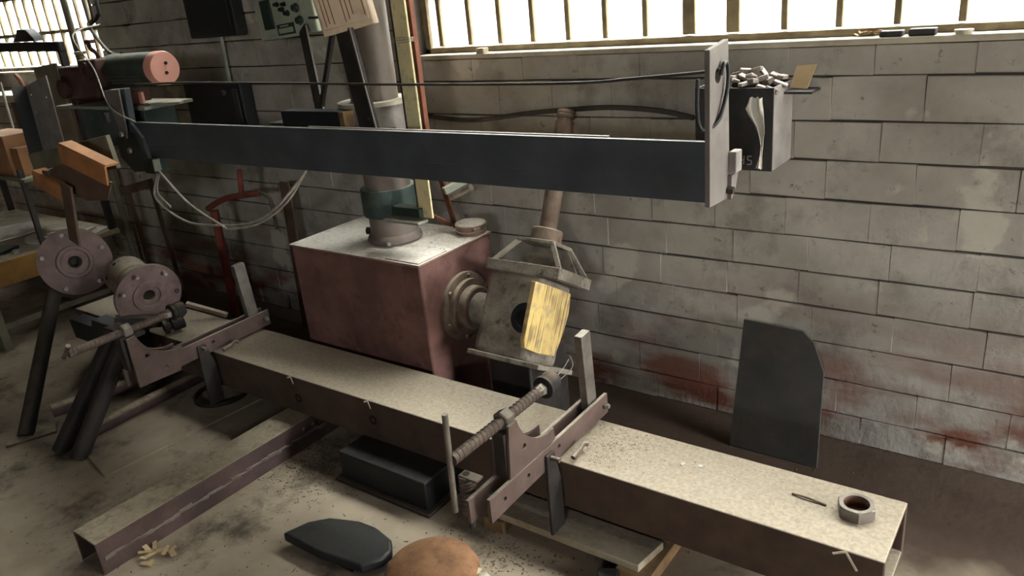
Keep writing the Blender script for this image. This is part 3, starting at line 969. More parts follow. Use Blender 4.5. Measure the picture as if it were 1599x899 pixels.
# ------------------------------------------------------------ tilting head on the drive shaft
TA = math.radians(30)
D = V((0, math.sin(TA), math.cos(TA)))
NB = V((0, math.cos(TA), -math.sin(TA)))
EX = V((1, 0, 0))
hc = V((-1.685, 2.276, 0.478))
r = thing('tilting_head', 'greasy grey gearbox head with pipe, tilted on the red housing shaft', 'gearbox', (-1.685, 2.3, 0))
MB().obox(hc - EX * 0.03, (EX, NB, D), (0.130, 0.115, 0.170)).build('head_body', 'casting', r, bevel=0.03, seg=4)
MB().obox(hc - D * 0.168, (EX, NB, D), (0.170, 0.128, 0.010)).build('bottom_lip', 'casting', r, bevel=0.004)
MB().ring(hc + EX * 0.055 - NB * 0.123, NB, 0.035, 0.058, 0.012, 32).build('port_ring', 'black', r)
MB().cyl(hc + EX * 0.055 - NB * 0.1165, hc + EX * 0.055 - NB * 0.11, 0.036, n=30).build('port', 'hole', r)
tp = hc + D * 0.172
rim = MB()
for s in (-1, 1):
    rim.obox(tp + NB * 0.118 * s + D * 0.014, (EX, NB, D), (0.170, 0.008, 0.022))
    rim.obox(tp + EX * 0.162 * s + D * 0.014, (EX, NB, D), (0.008, 0.110, 0.022))
rim.build('top_rim', 'casting', r, bevel=0.003)
MB().obox(tp - D * 0.004, (EX, NB, D), (0.155, 0.110, 0.006)).build('top_deck', 'casting', r)
nk = tp + D * 0.135
MB().obox(nk, (EX, NB, D), (0.085, 0.075, 0.008)).build('neck_plate', 'casting', r, bevel=0.004)
for sx_ in (-1, 1):
    for sy_ in (-1, 1):
        MB().bar(tp + EX * 0.155 * sx_ + NB * 0.105 * sy_ + D * 0.03, nk + EX * 0.075 * sx_ + NB * 0.065 * sy_, 0.02, 0.010, NB).build('corner_rib', 'casting', r, bevel=0.002)
MB().plate(tp + NB * 0.05 + D * 0.03, EX, D, [(-0.15, 0), (0.15, 0), (0.08, 0.10), (-0.08, 0.10)], 0.006).build('web_plate', 'casting', r)
D2 = V((0, math.sin(math.radians(24)), math.cos(math.radians(24))))
MB().lathe(nk, D, [(0.062, 0.006), (0.062, 0.055), (0.058, 0.06), (0.036, 0.06)], 30).build('neck_ring', 'flange', r)
p0 = nk + D * 0.05
MB().cyl(p0, p0 + D2 * 0.44, 0.036, n=28).build('feed_pipe', 'flange', r)
MB().lathe(p0 + D2 * 0.44, D2, [(0.030, 0), (0.030, 0.012), (0.037, 0.016), (0.037, 0.026), (0.032, 0.030), (0.036, 0.034), (0.034, 0.046), (0.0, 0.05)], 24).build('pipe_cap', 'flange', r)
MB().box((-1.80, 2.14, 0.0), (-1.60, 2.40, 0.36)).build('pedestal', 'darksteel', r, bevel=0.008)
MB().box((-1.88, 2.12, 0.0), (-1.54, 2.46, 0.02)).build('pedestal_foot', 'darksteel', r, bevel=0.003)

# yellow board wired on the end of the head
fb = hc + EX * 0.188
bo = MB()
oc = fb - NB * 0.005 + D * 0.005
out = [(-0.286, -0.03), (-0.284, -0.085), (-0.27, -0.114), (-0.184, -0.123), (-0.06, -0.123), (-0.034, -0.045), (-0.022, 0.045), (-0.035, 0.120), (-0.181, 0.124), (-0.290, 0.123)]
r = thing('wooden_board', 'yellow-painted weathered wooden board tied to the right end of the gearbox head', 'board', oc)
bo.plate(oc, NB, D, out, -0.018)
bo.build('board', 'boardyellow', r, bevel=0.002)
MB().bar(oc - NB * 0.06 + D * 0.03 - EX * 0.0185, oc - NB * 0.06 + D * 0.03 - EX * 0.087, 0.05, 0.05).build('cleat', 'woodend', r)
tag(MB().tube([oc + V((0.02, -0.04, -0.10)), oc + V((0.03, -0.05, -0.15)), oc + V((-0.02, -0.16, -0.20)), oc + V((-0.01, -0.2, -0.17)), oc + V((0.03, -0.13, -0.13)), oc + V((0.028, -0.06, -0.105))], 0.0016, 5, 6).build('tie_wire', 'wire'), 'thin loose tie wire dangling from the foot of the yellow board', 'wire')

# ------------------------------------------------------------ control panel, cream cabinet and their bracket
def roll_axes(deg, yawdeg=0):
    """axes of a box that leans over sideways: ex along it, ey to the back, ez up"""
    Rm = Matrix.Rotation(math.radians(yawdeg), 3, 'Z') @ Matrix.Rotation(math.radians(deg), 3, 'Y')
    return [Rm @ V((1, 0, 0)), Rm @ V((0, 1, 0)), Rm @ V((0, 0, 1))]


ex, ey, ez = roll_axes(-4)
pc = V((-3.03, 2.45, 1.585))        # middle of the lower front edge
r = thing('control_console', 'grey-green control panel with dark window and knobs, left of cream cabinet', 'panel', pc)
MB().obox(pc + ez * 0.22 + ey * 0.06, (ex, ey, ez), (0.205, 0.06, 0.22)).build('case', 'panel', r, bevel=0.008, seg=3)


def on_panel(u, v, o=0.0):
    return pc + ex * u + ez * v - ey * o


MB().obox(on_panel(-0.115, 0.11, 0.003), (ex, ey, ez), (0.036, 0.006, 0.065)).build('meter_window', 'darkgreen', r, bevel=0.006, seg=3)
for u, v, rr in ((0.095, 0.115, 0.020), (0.105, 0.06, 0.021), (0.0, 0.12, 0.012), (-0.03, 0.145, 0.011), (0.03, 0.10, 0.013), (0.02, 0.14, 0.010)):
    c = on_panel(u, v)
    kb = MB().lathe(c, -ey, [(rr, 0), (rr, 0.006), (rr * 0.75, 0.010), (rr * 0.7, 0.022), (0, 0.023)], 20).build('knob', 'black' if rr < 0.02 else 'darkgreen', r)
plt = MB().obox(on_panel(-0.005, 0.035, 0.001), (ex, ey, ez), (0.062, 0.002, 0.024)).build('name_plate', 'darkgreen', r, bevel=0.001)
sub(plt, MB().obox(on_panel(-0.005, 0.030, 0.0035), (ex, ey, ez), (0.050, 0.001, 0.011)), 'plate_field', 'panel')
sub(plt, MB().obox(on_panel(-0.012, 0.05, 0.0035), (ex, ey, ez), (0.03, 0.001, 0.003)), 'plate_line', 'panel')

ex, ey, ez = roll_axes(-9, 30)
pc = V((-2.240, 2.088, 1.610))
r = thing('junction_cabinet', 'small cream metal cabinet with rust runs mounted beside the column', 'cabinet', pc)
MB().obox(pc + ez * 0.2 + ey * 0.035, (ex, ey, ez), (0.098, 0.04, 0.2)).build('case', 'cream', r, bevel=0.004)
dr = MB().obox(pc + ez * 0.21 - ey * 0.009, (ex, ey, ez), (0.090, 0.004, 0.19)).build('door', 'cream', r, bevel=0.003)
for u, ln in ((-0.072, 0.16), (-0.058, 0.12), (-0.04, 0.15), (0.004, 0.16), (0.02, 0.13), (0.037, 0.06), (0.08, 0.12)):
    v0 = 0.03 + (0.16 - ln) * 0.2
    sub(dr, MB().obox(pc + ex * u + ez * (v0 + ln / 2) - ey * 0.0132, (ex, ey, ez), (0.0018, 0.0006, ln / 2)), 'rust_run', 'stain')
ltch = sub(dr, MB().obox(pc + ex * -0.02 + ez * 0.14 - ey * 0.016, (ex, ey, ez), (0.015, 0.004, 0.016)), 'latch', 'paper', bevel=0.002)

r = thing('panel_bracket', 'dark steel strut frame holding the control panel above the boom', 'bracket', (-2.6, 2.2, 1.26))
MB().bar((-2.90, 2.43, 1.62), (-2.63, 2.22, 1.262), 0.06, 0.010, (0, 1, 0)).build('strut', 'darksteel', r, bevel=0.001)
MB().bar((-2.51, 2.26, 1.62), (-2.655, 2.23, 1.262), 0.018, 0.018, (0, 1, 0)).build('strut', 'darksteel', r, bevel=0.001)
MB().bar((-2.545, 2.29, 1.62), (-2.68, 2.26, 1.262), 0.014, 0.014, (0, 1, 0)).build('strut', 'darksteel', r, bevel=0.001)
MB().plate((0, 2.082, 0), (1, 0, 0), (0, 0, 1), [(-2.31, 1.62), (-2.222, 1.62), (-2.163, 1.253), (-2.26, 1.253)], -0.012).build('side_plate', 'darksteel', r, bevel=0.001)
MB().bar((-2.225, 2.078, 1.62), (-2.166, 2.078, 1.253), 0.005, 0.006, (0, 1, 0)).build('plate_edge', 'armedge', r)
MB().box((-2.83, 2.10, 1.252), (-2.495, 2.27, 1.262)).build('foot_bar', 'darksteel', r, bevel=0.002)
MB().bar((-2.83, 2.43, 1.66), (-2.36, 2.16, 1.66), 0.03, 0.01, (0, 0, 1)).build('cross_tie', 'darksteel', r)
bolt(r, (-2.20, 2.082, 1.285), (0, -1, 0), 0.012, 0.012, 'darksteel')

# ------------------------------------------------------------ wires and hoses
tag(MB().tube([(-3.63, 2.0, 1.44), (-3.263, 2.0, 1.446), (-2.416, 2.0, 1.435), (-1.892, 2.0, 1.427), (-1.275, 2.0, 1.425), (-1.024, 2.0, 1.437), (-0.80, 2.003, 1.452)], 0.0045, 8, 8).build('wire_rope', 'wiredark'), 'dark wire rope stretched above the boom from motor to end plate', 'rope')
tag(MB().tube([(-3.62, 2.0, 1.045), (-3.73, 2.05, 1.0), (-3.80, 2.05, 0.87), (-3.578, 2.05, 0.770), (-3.282, 2.05, 0.776), (-2.997, 2.05, 0.825), (-2.783, 2.05, 0.932), (-2.626, 2.09, 1.075), (-2.60, 2.10, 1.13)], 0.006, 8, 8).build('hose', 'wire'), 'pale hose hanging in a deep loop below the boom', 'hose')
tag(MB().tube([(-3.563, 1.968, 1.05), (-3.479, 2.03, 0.877), (-3.264, 2.04, 0.784), (-3.20, 2.05, 0.768), (-3.0, 2.07, 0.81), (-2.77, 2.07, 0.93), (-2.61, 2.09, 1.09), (-2.58, 2.10, 1.13)], 0.0055, 8, 8).build('hose', 'wire'), 'pale hose running straight down from the small green tab on the boom', 'hose')
tag(MB().tube([(-3.60, 2.02, 1.04), (-3.75, 2.07, 0.99), (-3.789, 2.06, 0.90), (-3.70, 2.06, 0.83)], 0.0055, 8, 8).build('hose', 'wire'), 'short pale hose end joining the hanging loop below the boom block', 'hose')
tag(MB().tube([(-4.43, 2.35, 4.2), (-4.435, 2.35, 2.4), (-4.44, 2.35, 1.84), (-4.47, 2.35, 1.765), (-4.56, 2.36, 1.735), (-4.60, 2.36, 1.735), (-4.54, 2.33, 1.70), (-4.25, 2.24, 1.585), (-4.02, 2.17, 1.565), (-3.95, 2.15, 1.573)], 0.010, 8, 8).build('power_cable', 'wiredark'), 'thick dark power cable dropping from the roof to the motor', 'cable')
tag(MB().tube([(-4.60, 2.36, 4.2), (-4.62, 2.36, 2.4), (-4.60, 2.36, 1.78), (-4.57, 2.35, 1.72), (-4.53, 2.34, 1.74), (-4.50, 2.34, 1.80), (-4.505, 2.34, 2.2), (-4.51, 2.34, 4.2)], 0.008, 8, 8).build('power_cable', 'wiredark'), 'dark looped cable hanging beside the left window', 'cable')
tag(MB().tube([(-4.45, 2.34, 1.72), (-4.084, 2.0, 1.68), (-3.93, 1.98, 1.52), (-3.80, 1.93, 1.39), (-3.72, 1.92, 1.33), (-3.64, 1.96, 1.276)], 0.0038, 8, 8).build('control_cable', 'wire'), 'pale thin cable crossing in front of the motor to the boom end', 'cable')
tag(MB().tube([(-2.538, 2.692, 1.197), (-2.217, 2.69, 1.176), (-1.888, 2.69, 1.211), (-1.669, 2.69, 1.229), (-1.495, 2.69, 1.237), (-1.307, 2.69, 1.227), (-1.168, 2.69, 1.203)], 0.010, 8, 8).build('wall_groove', 'mortar'), 'dark tube drawn for a groove line along the wall behind the boom', 'cable')  # rounded dark strip stands in for a groove in the wall face

# ------------------------------------------------------------ flanged hub on the left end of the beam
hx = V((0.965, -0.18, -0.17)).normalized()
hcn = V((-3.565, 1.765, 0.478))
r = thing('flanged_hub', 'grey round flange with hub and studs sitting on the beam left end', 'flange', (-3.6, 1.78, BZ1))
dk = MB()
dk.ring(hcn - hx * 0.022, hx, 0.028, 0.158, 0.022, 48)
dk.build('flange_disc', 'disc', r, bevel=0.003)
MB().ring(hcn - hx * 0.001, hx, 0.052, 0.078, 0.010, 40).build('raised_ring', 'disc', r, bevel=0.003)
MB().lathe(hcn - hx * 0.02, hx, [(0.0, -0.01), (0.03, -0.01), (0.03, 0.0)], 24).build('bore', 'hole', r)
hub = MB().lathe(hcn - hx * 0.30, hx, [(0.04, 0), (0.098, 0.004), (0.103, 0.012), (0.103, 0.14), (0.098, 0.145), (0.096, 0.15), (0.099, 0.155), (0.099, 0.28)], 40).build('hub', 'flange', r)
x_, y_, z_ = frame(hx)
for k, rr in enumerate((20, 65, 130, 200, 262, 320)):
    a = math.radians(rr)
    d = x_ * math.cos(a) + y_ * math.sin(a)
    if k in (0, 1, 5):
        MB().cyl(hcn + d * 0.132 - hx * 0.025, hcn + d * 0.132 + hx * 0.035, 0.0085, n=10).build('stud', 'silverbolt', r)
    else:
        MB().ring(hcn + d * 0.132, hx, 0.006, 0.011, 0.002, 14).build('stud_hole', 'hole', r)
for a in (30, 75, 120):
    d = x_ * math.cos(math.radians(a)) + y_ * math.sin(math.radians(a))
    MB().cyl(hcn - hx * 0.26 + d * 0.098, hcn - hx * 0.26 + d * 0.1045, 0.009, n=12).build('grub_hole', 'hole', r)
MB().box((-3.80, 1.745, BZ1), (-3.62, 1.88, 0.42)).build('cradle', 'darksteel', r, bevel=0.004)
MB().lathe((-3.44, 1.78, 0.345), (0.3, 0.95, 0.1), [(0.012, -0.05), (0.034, -0.045), (0.036, -0.03), (0.02, -0.02), (0.02, -0.012), (0.034, -0.005), (0.036, 0.045), (0.030, 0.05)], 24).build('roller', 'rubber', r)
MB().bar((-3.50, 1.90, 0.395), (-3.36, 2.02, 0.31), 0.03, 0.02).build('prop', 'flange', r, bevel=0.003)
MB().bar((-3.62, 1.60, 0.40), (-3.50, 1.76, 0.36), 0.05, 0.05).build('side_arm', 'darksteel', r, bevel=0.004)
MB().plate((0, 1.725, 0), (1, 0, 0), (0, 0, 1), [(-4.22, 0.18), (-3.60, 0.18), (-3.56, 0.36), (-3.70, 0.36), (-3.72, 0.325), (-3.98, 0.325), (-4.0, 0.285), (-4.24, 0.285)], 0.08).build('side_block', 'black', r, bevel=0.004)

# ------------------------------------------------------------ stand with disc, orange brackets and post
r = thing('pivot_stand', 'stand with large mauve disc, orange angle brackets and leaning pipe leg', 'stand', (-3.75, 1.3, 0))
dc = V((-3.95, 1.645, 0.645))
da = V((0.88, -0.46, 0.10)).normalized()
x_, y_, z_ = frame(da)
out = []
for i in range(48):
    a = 2 * math.pi * i / 48
    u, v = 0.165 * math.cos(a), 0.165 * math.sin(a)
    out.append((u, v))
dm = MB().plate(dc - da * 0.012, x_, y_, out, 0.024, [(0, 0, 0.022)])
dk = dm.build('disc', 'disc', r)
sub(dk, MB().ring(dc + da * 0.011, da, 0.062, 0.082, 0.012, 40), 'raised_ring', 'disc', bevel=0.004)
sub(dk, MB().ring(dc + da * 0.0, da, 0.020, 0.030, 0.018, 24), 'bore', 'hole')
for a in (10, 70, 150, 215, 290):
    d = x_ * math.cos(math.radians(a)) + y_ * math.sin(math.radians(a))
    sub(dk, MB().lathe(dc + d * 0.14 + da * 0.012, da, [(0.011, 0), (0.011, 0.012), (0.006, 0.012), (0.006, 0.022)], 6), 'bolt', 'silverbolt')
d = x_ * math.cos(math.radians(285)) + y_ * math.sin(math.radians(285))
MB().cyl(dc - da * 0.16, dc - da * 0.012, 0.045, n=24).build('spindle', 'darksteel', r)
MB().bar((-3.785, 1.60, 0.775), (-3.70, 1.60, 1.06), 0.085, 0.012, (0, 1, 0)).build('swing_arm', 'brown', r, bevel=0.002)


def angle_iron(name, a, b, hgt, lip, th, mat):
    a, b = V(a), V(b)
    e = (b - a).normalized()
    back = V((0, 1, 0))
    upv = back.cross(e) * -1
    if upv.z < 0:
        upv = -upv
    m = MB()
    L_ = (b - a).length / 2
    m.obox((a + b) / 2 - upv * hgt / 2, (e, back, upv), (L_, th / 2, hgt / 2))
    m.obox((a + b) / 2 + back * (lip / 2), (e, back, upv), (L_, lip / 2, th / 2))
    return m.build(name, mat, r, bevel=0.002)


angle_iron('angle_bracket', (-3.66, 1.60, 1.245), (-3.30, 1.60, 1.162), 0.085, 0.06, 0.010, 'orange')
angle_iron('angle_bracket', (-4.00, 1.60, 1.105), (-3.70, 1.60, 1.040), 0.075, 0.06, 0.010, 'orange')
MB().plate((0, 1.625, 0), (1, 0, 0), (0, 0, 1), [(-3.93, 1.10), (-3.66, 1.165), (-3.34, 1.085), (-3.42, 1.0), (-3.60, 0.985), (-3.80, 1.03)], -0.008).build('back_web', 'brown', r)
MB().bar((-4.33, 1.75, 1.065), (-3.50, 1.75, 1.185), 0.022, 0.15, (0, 0, 1)).build('grey_board', 'greyboard', r, bevel=0.003)
MB().bar((-3.9, 1.61, 1.09), (-3.9, 1.76, 1.09), 0.05, 0.04).build('spacer', 'brown', r)
pm = MB()
pa, pb = V((-4.52, 1.90, 1.455)), V((-4.425, 1.845, 1.0))
ax = (pb - pa).normalized()
fx = V((1, 0, 0))
fx = (fx - ax * fx.dot(ax)).normalized()
fy = ax.cross(fx)
Lp = (pb - pa).length
pm.plate(pa, fx, ax, [(0, 0), (0.25, 0), (0.25, Lp), (0, Lp)], 0.006, [(0.04 + (k % 2) * 0.16, 0.05 + k * 0.045, 0.007) for k in range(8)])
pm.build('perforated_post', 'boxside', r)
MB().plate(pa, fy, ax, [(0, 0), (0.07, 0), (0.07, Lp), (0, Lp)], 0.006).build('post_flange', 'black', r)
MB().bar((-4.24, 1.815, 1.10), (-4.18, 1.76, 1.08), 0.05, 0.05).build('spacer', 'brown', r)
MB().bar((-4.02, 1.68, 0.64), (-4.00, 1.75, 1.06), 0.05, 0.03, (0, 1, 0)).build('back_post', 'darksteel', r)
MB().cyl((-3.715, 1.115, 0.01), (-4.07, 1.58, 0.545), 0.034, 0.034, 20).build('pipe_leg', 'darksteel', r)
MB().obox((-3.71, 1.14, 0.006), ((0.4, 0.91, 0), (-0.91, 0.4, 0), (0, 0, 1)), (0.10, 0.05, 0.006)).build('foot_plate', 'channel', r, bevel=0.002)

r = thing('pipe_trestle', 'pair of dark splayed pipe legs leaning against the left clamp', 'trestle', (-3.35, 1.2, 0))
MB().cyl((-3.44, 1.14, 0.0), (-3.36, 1.47, 0.445), 0.037, n=20).build('pipe_leg', 'darksteel', r)
MB().cyl((-3.30, 1.15, 0.0), (-3.27, 1.47, 0.445), 0.037, n=20).build('pipe_leg', 'darksteel', r)
MB().bar((-3.42, 1.49, 0.455), (-3.20, 1.49, 0.455), 0.07, 0.02).build('head_plate', 'darksteel', r, bevel=0.003)
tag(MB().cyl((-3.77, 1.27, 0.047), (-3.56, 2.02, 0.047), 0.034, n=20).build('steel_pipe', 'channel'), 'brown steel pipe on the floor, the further left of two below the beam', 'pipe', 'steel pipes on the floor')
tag(MB().cyl((-3.395, 1.25, 0.046), (-3.43, 2.10, 0.046), 0.033, n=20).build('steel_pipe', 'channel'), 'brown steel pipe on the floor directly behind the trestle feet', 'pipe', 'steel pipes on the floor')
tag(MB().ring((-3.20, 1.80, 0.0), (0, 0, 1), 0.118, 0.130, 0.028, 48).build('steel_hoop', 'darksteel'), 'flat dark steel hoop on the floor under the left clamp', 'hoop')
tag(MB().plate((0, 0, 0.001), (1, 0, 0), (0, 1, 0), [(-3.50, 1.22), (-3.04, 1.13), (-2.98, 1.98), (-3.44, 2.1)], 0.008).build('floor_sheet', 'floor'), 'thin dusty steel sheet lying on the floor under the two pipes', 'sheet')

# ------------------------------------------------------------ things at the wall on the right
r = thing('wall_bin', 'sooty black steel bin full of scrap hanging on the wall under the window', 'bin', (-0.95, 2.6, 1.07))
x0, x1, y0, y1, z0, z1 = -1.08, -0.818, 2.50, 2.695, 1.068, 1.335
MB().box((x0, y0, z0), (x1, y0 + 0.006, z1)).build('front', 'boxdark', r, bevel=0.001)
MB().box((x1 - 0.006, y0 + 0.0065, z0), (x1, y1, z1)).build('side', 'boxside', r, bevel=0.001)  # paler grey than the other sides, standing in for light falling on it
MB().box((x0, y0 + 0.0065, z0), (x0 + 0.006, y1, z1)).build('side', 'boxdark', r, bevel=0.001)
MB().box((x0 + 0.0065, y0 + 0.0065, z0), (x1 - 0.0065, y1, z0 + 0.006)).build('bottom', 'boxdark', r)
MB().box((x0 + 0.0065, y1 - 0.006, z0 + 0.0065), (x1 - 0.0065, y1, z1)).build('back', 'boxdark', r)
MB().box((x0 + 0.0065, y0 + 0.0065, z0 + 0.0065), (x1 - 0.0065, y1 - 0.0065, z1 - 0.035)).build('packed_rubbish', 'chips', r)


def chalk(x, z, strokes):
    m = MB()
    for (a, b) in strokes:
        m.bar((x + a[0], y0 - 0.0004, z + a[1]), (x + b[0], y0 - 0.0004, z + b[1]), 0.0032, 0.001, (0, 1, 0))
    return m


chalk(-0.925, 1.088, [((0, 0), (0.001, 0.028)), ((0.014, 0.0), (0.015, 0.028)), ((0.0, 0.014), (0.015, 0.014))]).build('chalk_letter', 'chalk', r)
chalk(-0.900, 1.088, [((0, 0.0), (0.014, 0.001)), ((0.014, 0.001), (0.015, 0.013)), ((0.015, 0.013), (0.002, 0.015)), ((0.002, 0.015), (0.002, 0.027)), ((0.002, 0.027), (0.015, 0.028))]).build('chalk_letter', 'chalk', r)
rs = random.Random(12)
desc = ['thin splinter of scrap wood', 'short pale wood offcut', 'broken grey wood chunk', 'flat dusty scrap piece']
k = 0
for row in range(3):
    for i in range(8):
        cx = -1.035 + i * 0.029 + rs.uniform(-.008, .008)
        cy = 2.53 + row * 0.05 + rs.uniform(-.01, .01)
        czz = 1.315 + 0.012 * row + 0.030 * math.exp(-((cx + 0.93) / 0.07) ** 2) + rs.uniform(0, 0.012)
        ax3 = Matrix.Rotation(rs.uniform(-1.5, 1.5), 3, 'Z') @ Matrix.Rotation(rs.uniform(-.5, .5), 3, 'Y') @ Matrix.Rotation(rs.uniform(-.5, .5), 3, 'X')
        h3 = (rs.uniform(.014, .030), rs.uniform(.007, .014), rs.uniform(.004, .010))
        o = MB().obox((cx, cy, czz), [ax3 @ V((1, 0, 0)), ax3 @ V((0, 1, 0)), ax3 @ V((0, 0, 1))], h3).build('wood_scrap', 'scrapwood', bevel=0.003)
        tag(o, 'piece of dusty wood scrap heaped in the wall bin', 'scrap', 'wood scraps heaped in the wall bin')
rg = MB()
rows = [(1.307, -0.888, -0.851), (1.29, -0.893, -0.850), (1.272, -0.902, -0.846), (1.25, -0.892, -0.843), (1.22, -0.874, -0.840), (1.195, -0.864, -0.839), (1.16, -0.853, -0.843), (1.12, -0.855, -0.847), (1.078, -0.866, -0.847)]
nv = 7
vs, fs = [], []
for side in (0, 1):
    for z, a, b in rows:
        for i in range(nv):
            t = i / (nv - 1)
            vs.append((a + (b - a) * t, 2.4955 - 0.006 - 0.006 * math.sin(t * 9 + z * 20) - side * 0.003, z + 0.004 * math.sin(i * 2.1)))
nr = len(rows)
for side in (0, 1):
    for q in range(nr - 1):
        for i in range(nv - 1):
            o_ = side * nr * nv
            fs.append((o_ + q * nv + i, o_ + q * nv + i + 1, o_ + (q + 1) * nv + i + 1, o_ + (q + 1) * nv + i))
for q in range(nr - 1):
    for i in (0, nv - 1):
        fs.append((q * nv + i, (q + 1) * nv + i, nr * nv + (q + 1) * nv + i, nr * nv + q * nv + i))
tag(rg.add(vs, fs).build('rag', 'rag', smooth=60), 'dirty white rag hanging down the front of the wall bin', 'rag')
tag(MB().plate((0, 2.64, 0), (1, 0, 0), (0, 0.35, 0.94), [(-0.812, 1.30), (-0.757, 1.296), (-0.736, 1.375), (-0.800, 1.37)], 0.004).build('cardboard_piece', 'cardpale'), 'small pale piece of cardboard leaning on the wall right of the bin', 'cardboard')
bpy.data.objects['cardboard_piece'].location.z = 1.31
bpy.data.objects['cardboard_piece'].location.y = 2.655
tag(MB().box((-0.83, 2.60, 1.300), (-0.73, 2.70, 1.308)).build('wall_shelf', 'boxdark', bevel=0.001), 'little dark shelf plate on the wall beside the bin', 'shelf')

# leaning soot-black board
lean = V((0, 0.19, 0.44)).normalized()
tag(MB().plate((0, 2.485, 0.004), (1, 0, 0), lean, [(-0.945, 0), (-0.622, 0), (-0.650, 0.34), (-0.70, 0.44), (-0.745, 0.475), (-0.965, 0.482)], -0.012).build('leaning_board', 'soot', bevel=0.001), 'tall soot-dark board with a broken corner leaning on the block wall', 'board')

# things on the window sill
def lump(name, lo, hi, mat, label, cat):
    return tag(MB().box(lo, hi).build(name, mat, bevel=0.004), label, cat)


lump('small_block', (-2.150, 2.70, WZ0), (-2.110, 2.74, WZ0 + 0.022), 'wood', 'tiny square block on the window sill near the yellow rail', 'block')
lump('dark_tin', (-0.566, 2.705, WZ0), (-0.500, 2.75, WZ0 + 0.018), 'boxdark', 'flat dark tin on the sill, leftmost of the three right-hand lumps', 'tin')
lump('grey_block', (-0.484, 2.705, WZ0), (-0.410, 2.75, WZ0 + 0.021), 'boxdark', 'thick grey block on the sill between the tin and the round lid', 'block')
tag(MB().lathe((-0.338, 2.72, WZ0), (0, 0, 1), [(0.022, 0), (0.022, 0.007), (0.026, 0.008), (0.026, 0.013), (0.0, 0.014)], 24).build('round_lid', 'sill'), 'small pale round lid on the right part of the sill', 'lid')
lf = MB()
for k in range(16):
    a = rs.uniform(0, 6.28)
    c = V((-0.60 + rs.uniform(-.045, .045), 2.765 + rs.uniform(-.015, .012), WZ0 + 0.006 + rs.uniform(0, .010)))
    d1 = V((math.cos(a), math.sin(a), rs.uniform(-.4, .4))).normalized()
    lf.bar(c - d1 * 0.012, c + d1 * 0.012, 0.010, 0.0015)
stuff(tag(lf.build('dry_leaves', 'woodend'), 'little heap of dry leaves in the corner of the window frame', 'leaves'))

# ------------------------------------------------------------ boxes on the dark stretch of wall
r = thing('switch_box', 'dark flat switch box high on the block wall left of control panel', 'switch box', (-3.88, 2.66, 1.60))
MB().box((-4.08, 2.63, 1.60), (-3.66, 2.695, 2.05)).build('case', 'black', r, bevel=0.006)
MB().box((-4.05, 2.622, 1.63), (-3.69, 2.6295, 2.02)).build('cover', 'black', r, bevel=0.004)
MB().cyl((-3.885, 2.68, 1.36), (-3.875, 2.68, 1.60), 0.011, n=10).build('conduit', 'palegreen', r)
r = thing('starter_box', 'dark motor starter box on the wall behind the boom', 'switch box', (-3.98, 2.66, 1.12))
MB().box((-4.25, 2.62, 1.12), (-3.72, 2.695, 1.36)).build('case', 'black', r, bevel=0.008)
MB().box((-3.79, 2.612, 1.15), (-3.745, 2.6195, 1.33)).build('side_cover', 'boxdark', r, bevel=0.004)
bolt(r, (-3.86, 2.618, 1.31), (0, -1, 0), 0.014, 0.02, 'boxdark', 'push_button')

# red bent pipe stand
r = thing('red_pipe_stand', 'faded red bent pipe stand by the dark wall left of the housing', 'stand', (-3.95, 2.48, 0))
MB().tube([(-4.0, 2.46, 0.015), (-3.97, 2.45, 0.35), (-3.955, 2.45, 0.68)], 0.024, 14, 4).build('upright_pipe', 'redpipe', r)
MB().tube([(-4.01, 2.45, 0.688), (-3.85, 2.45, 0.752), (-3.70, 2.45, 0.785), (-3.50, 2.45, 0.815)], 0.017, 12, 4).build('arm_pipe', 'redpipe', r)
MB().cyl((-3.665, 2.45, 0.78), (-3.63, 2.45, 0.935), 0.014, n=12).build('peg', 'redpipe', r)
MB().tube([(-3.50, 2.45, 0.815), (-3.45, 2.45, 0.81), (-3.43, 2.46, 0.77), (-3.43, 2.46, 0.62)], 0.010, 8, 5).build('hook', 'greyboard', r)
MB().lathe((-4.0, 2.46, 0), (0, 0, 1), [(0.09, 0), (0.09, 0.012), (0.03, 0.016)], 20).build('foot', 'darksteel', r)
tag(MB().bar((-3.475, 2.60, 0.84), (-3.47, 2.56, 0.0), 0.075, 0.012, (0, 1, 0)).build('flat_bar', 'brown', bevel=0.001), 'dark flat bar standing against the wall behind the red housing', 'bar')
r = thing('angle_frame', 'dark angle-iron trestle frame by the wall behind the disc', 'frame', (-4.45, 2.35, 0))
MB().bar((-4.64, 2.30, 0.78), (-4.25, 2.30, 0.862), 0.05, 0.010, (0, 1, 0)).build('top_rail', 'brown', r, bevel=0.001)
MB().bar((-4.57, 2.31, 0.785), (-4.60, 2.33, 0.0), 0.04, 0.008, (0, 1, 0)).build('leg', 'brown', r)
MB().bar((-4.30, 2.31, 0.845), (-4.28, 2.33, 0.0), 0.04, 0.008, (0, 1, 0)).build('leg', 'brown', r)
MB().bar((-4.59, 2.322, 0.2), (-4.285, 2.322, 0.2), 0.04, 0.008, (0, 1, 0)).build('low_rail', 'brown', r)

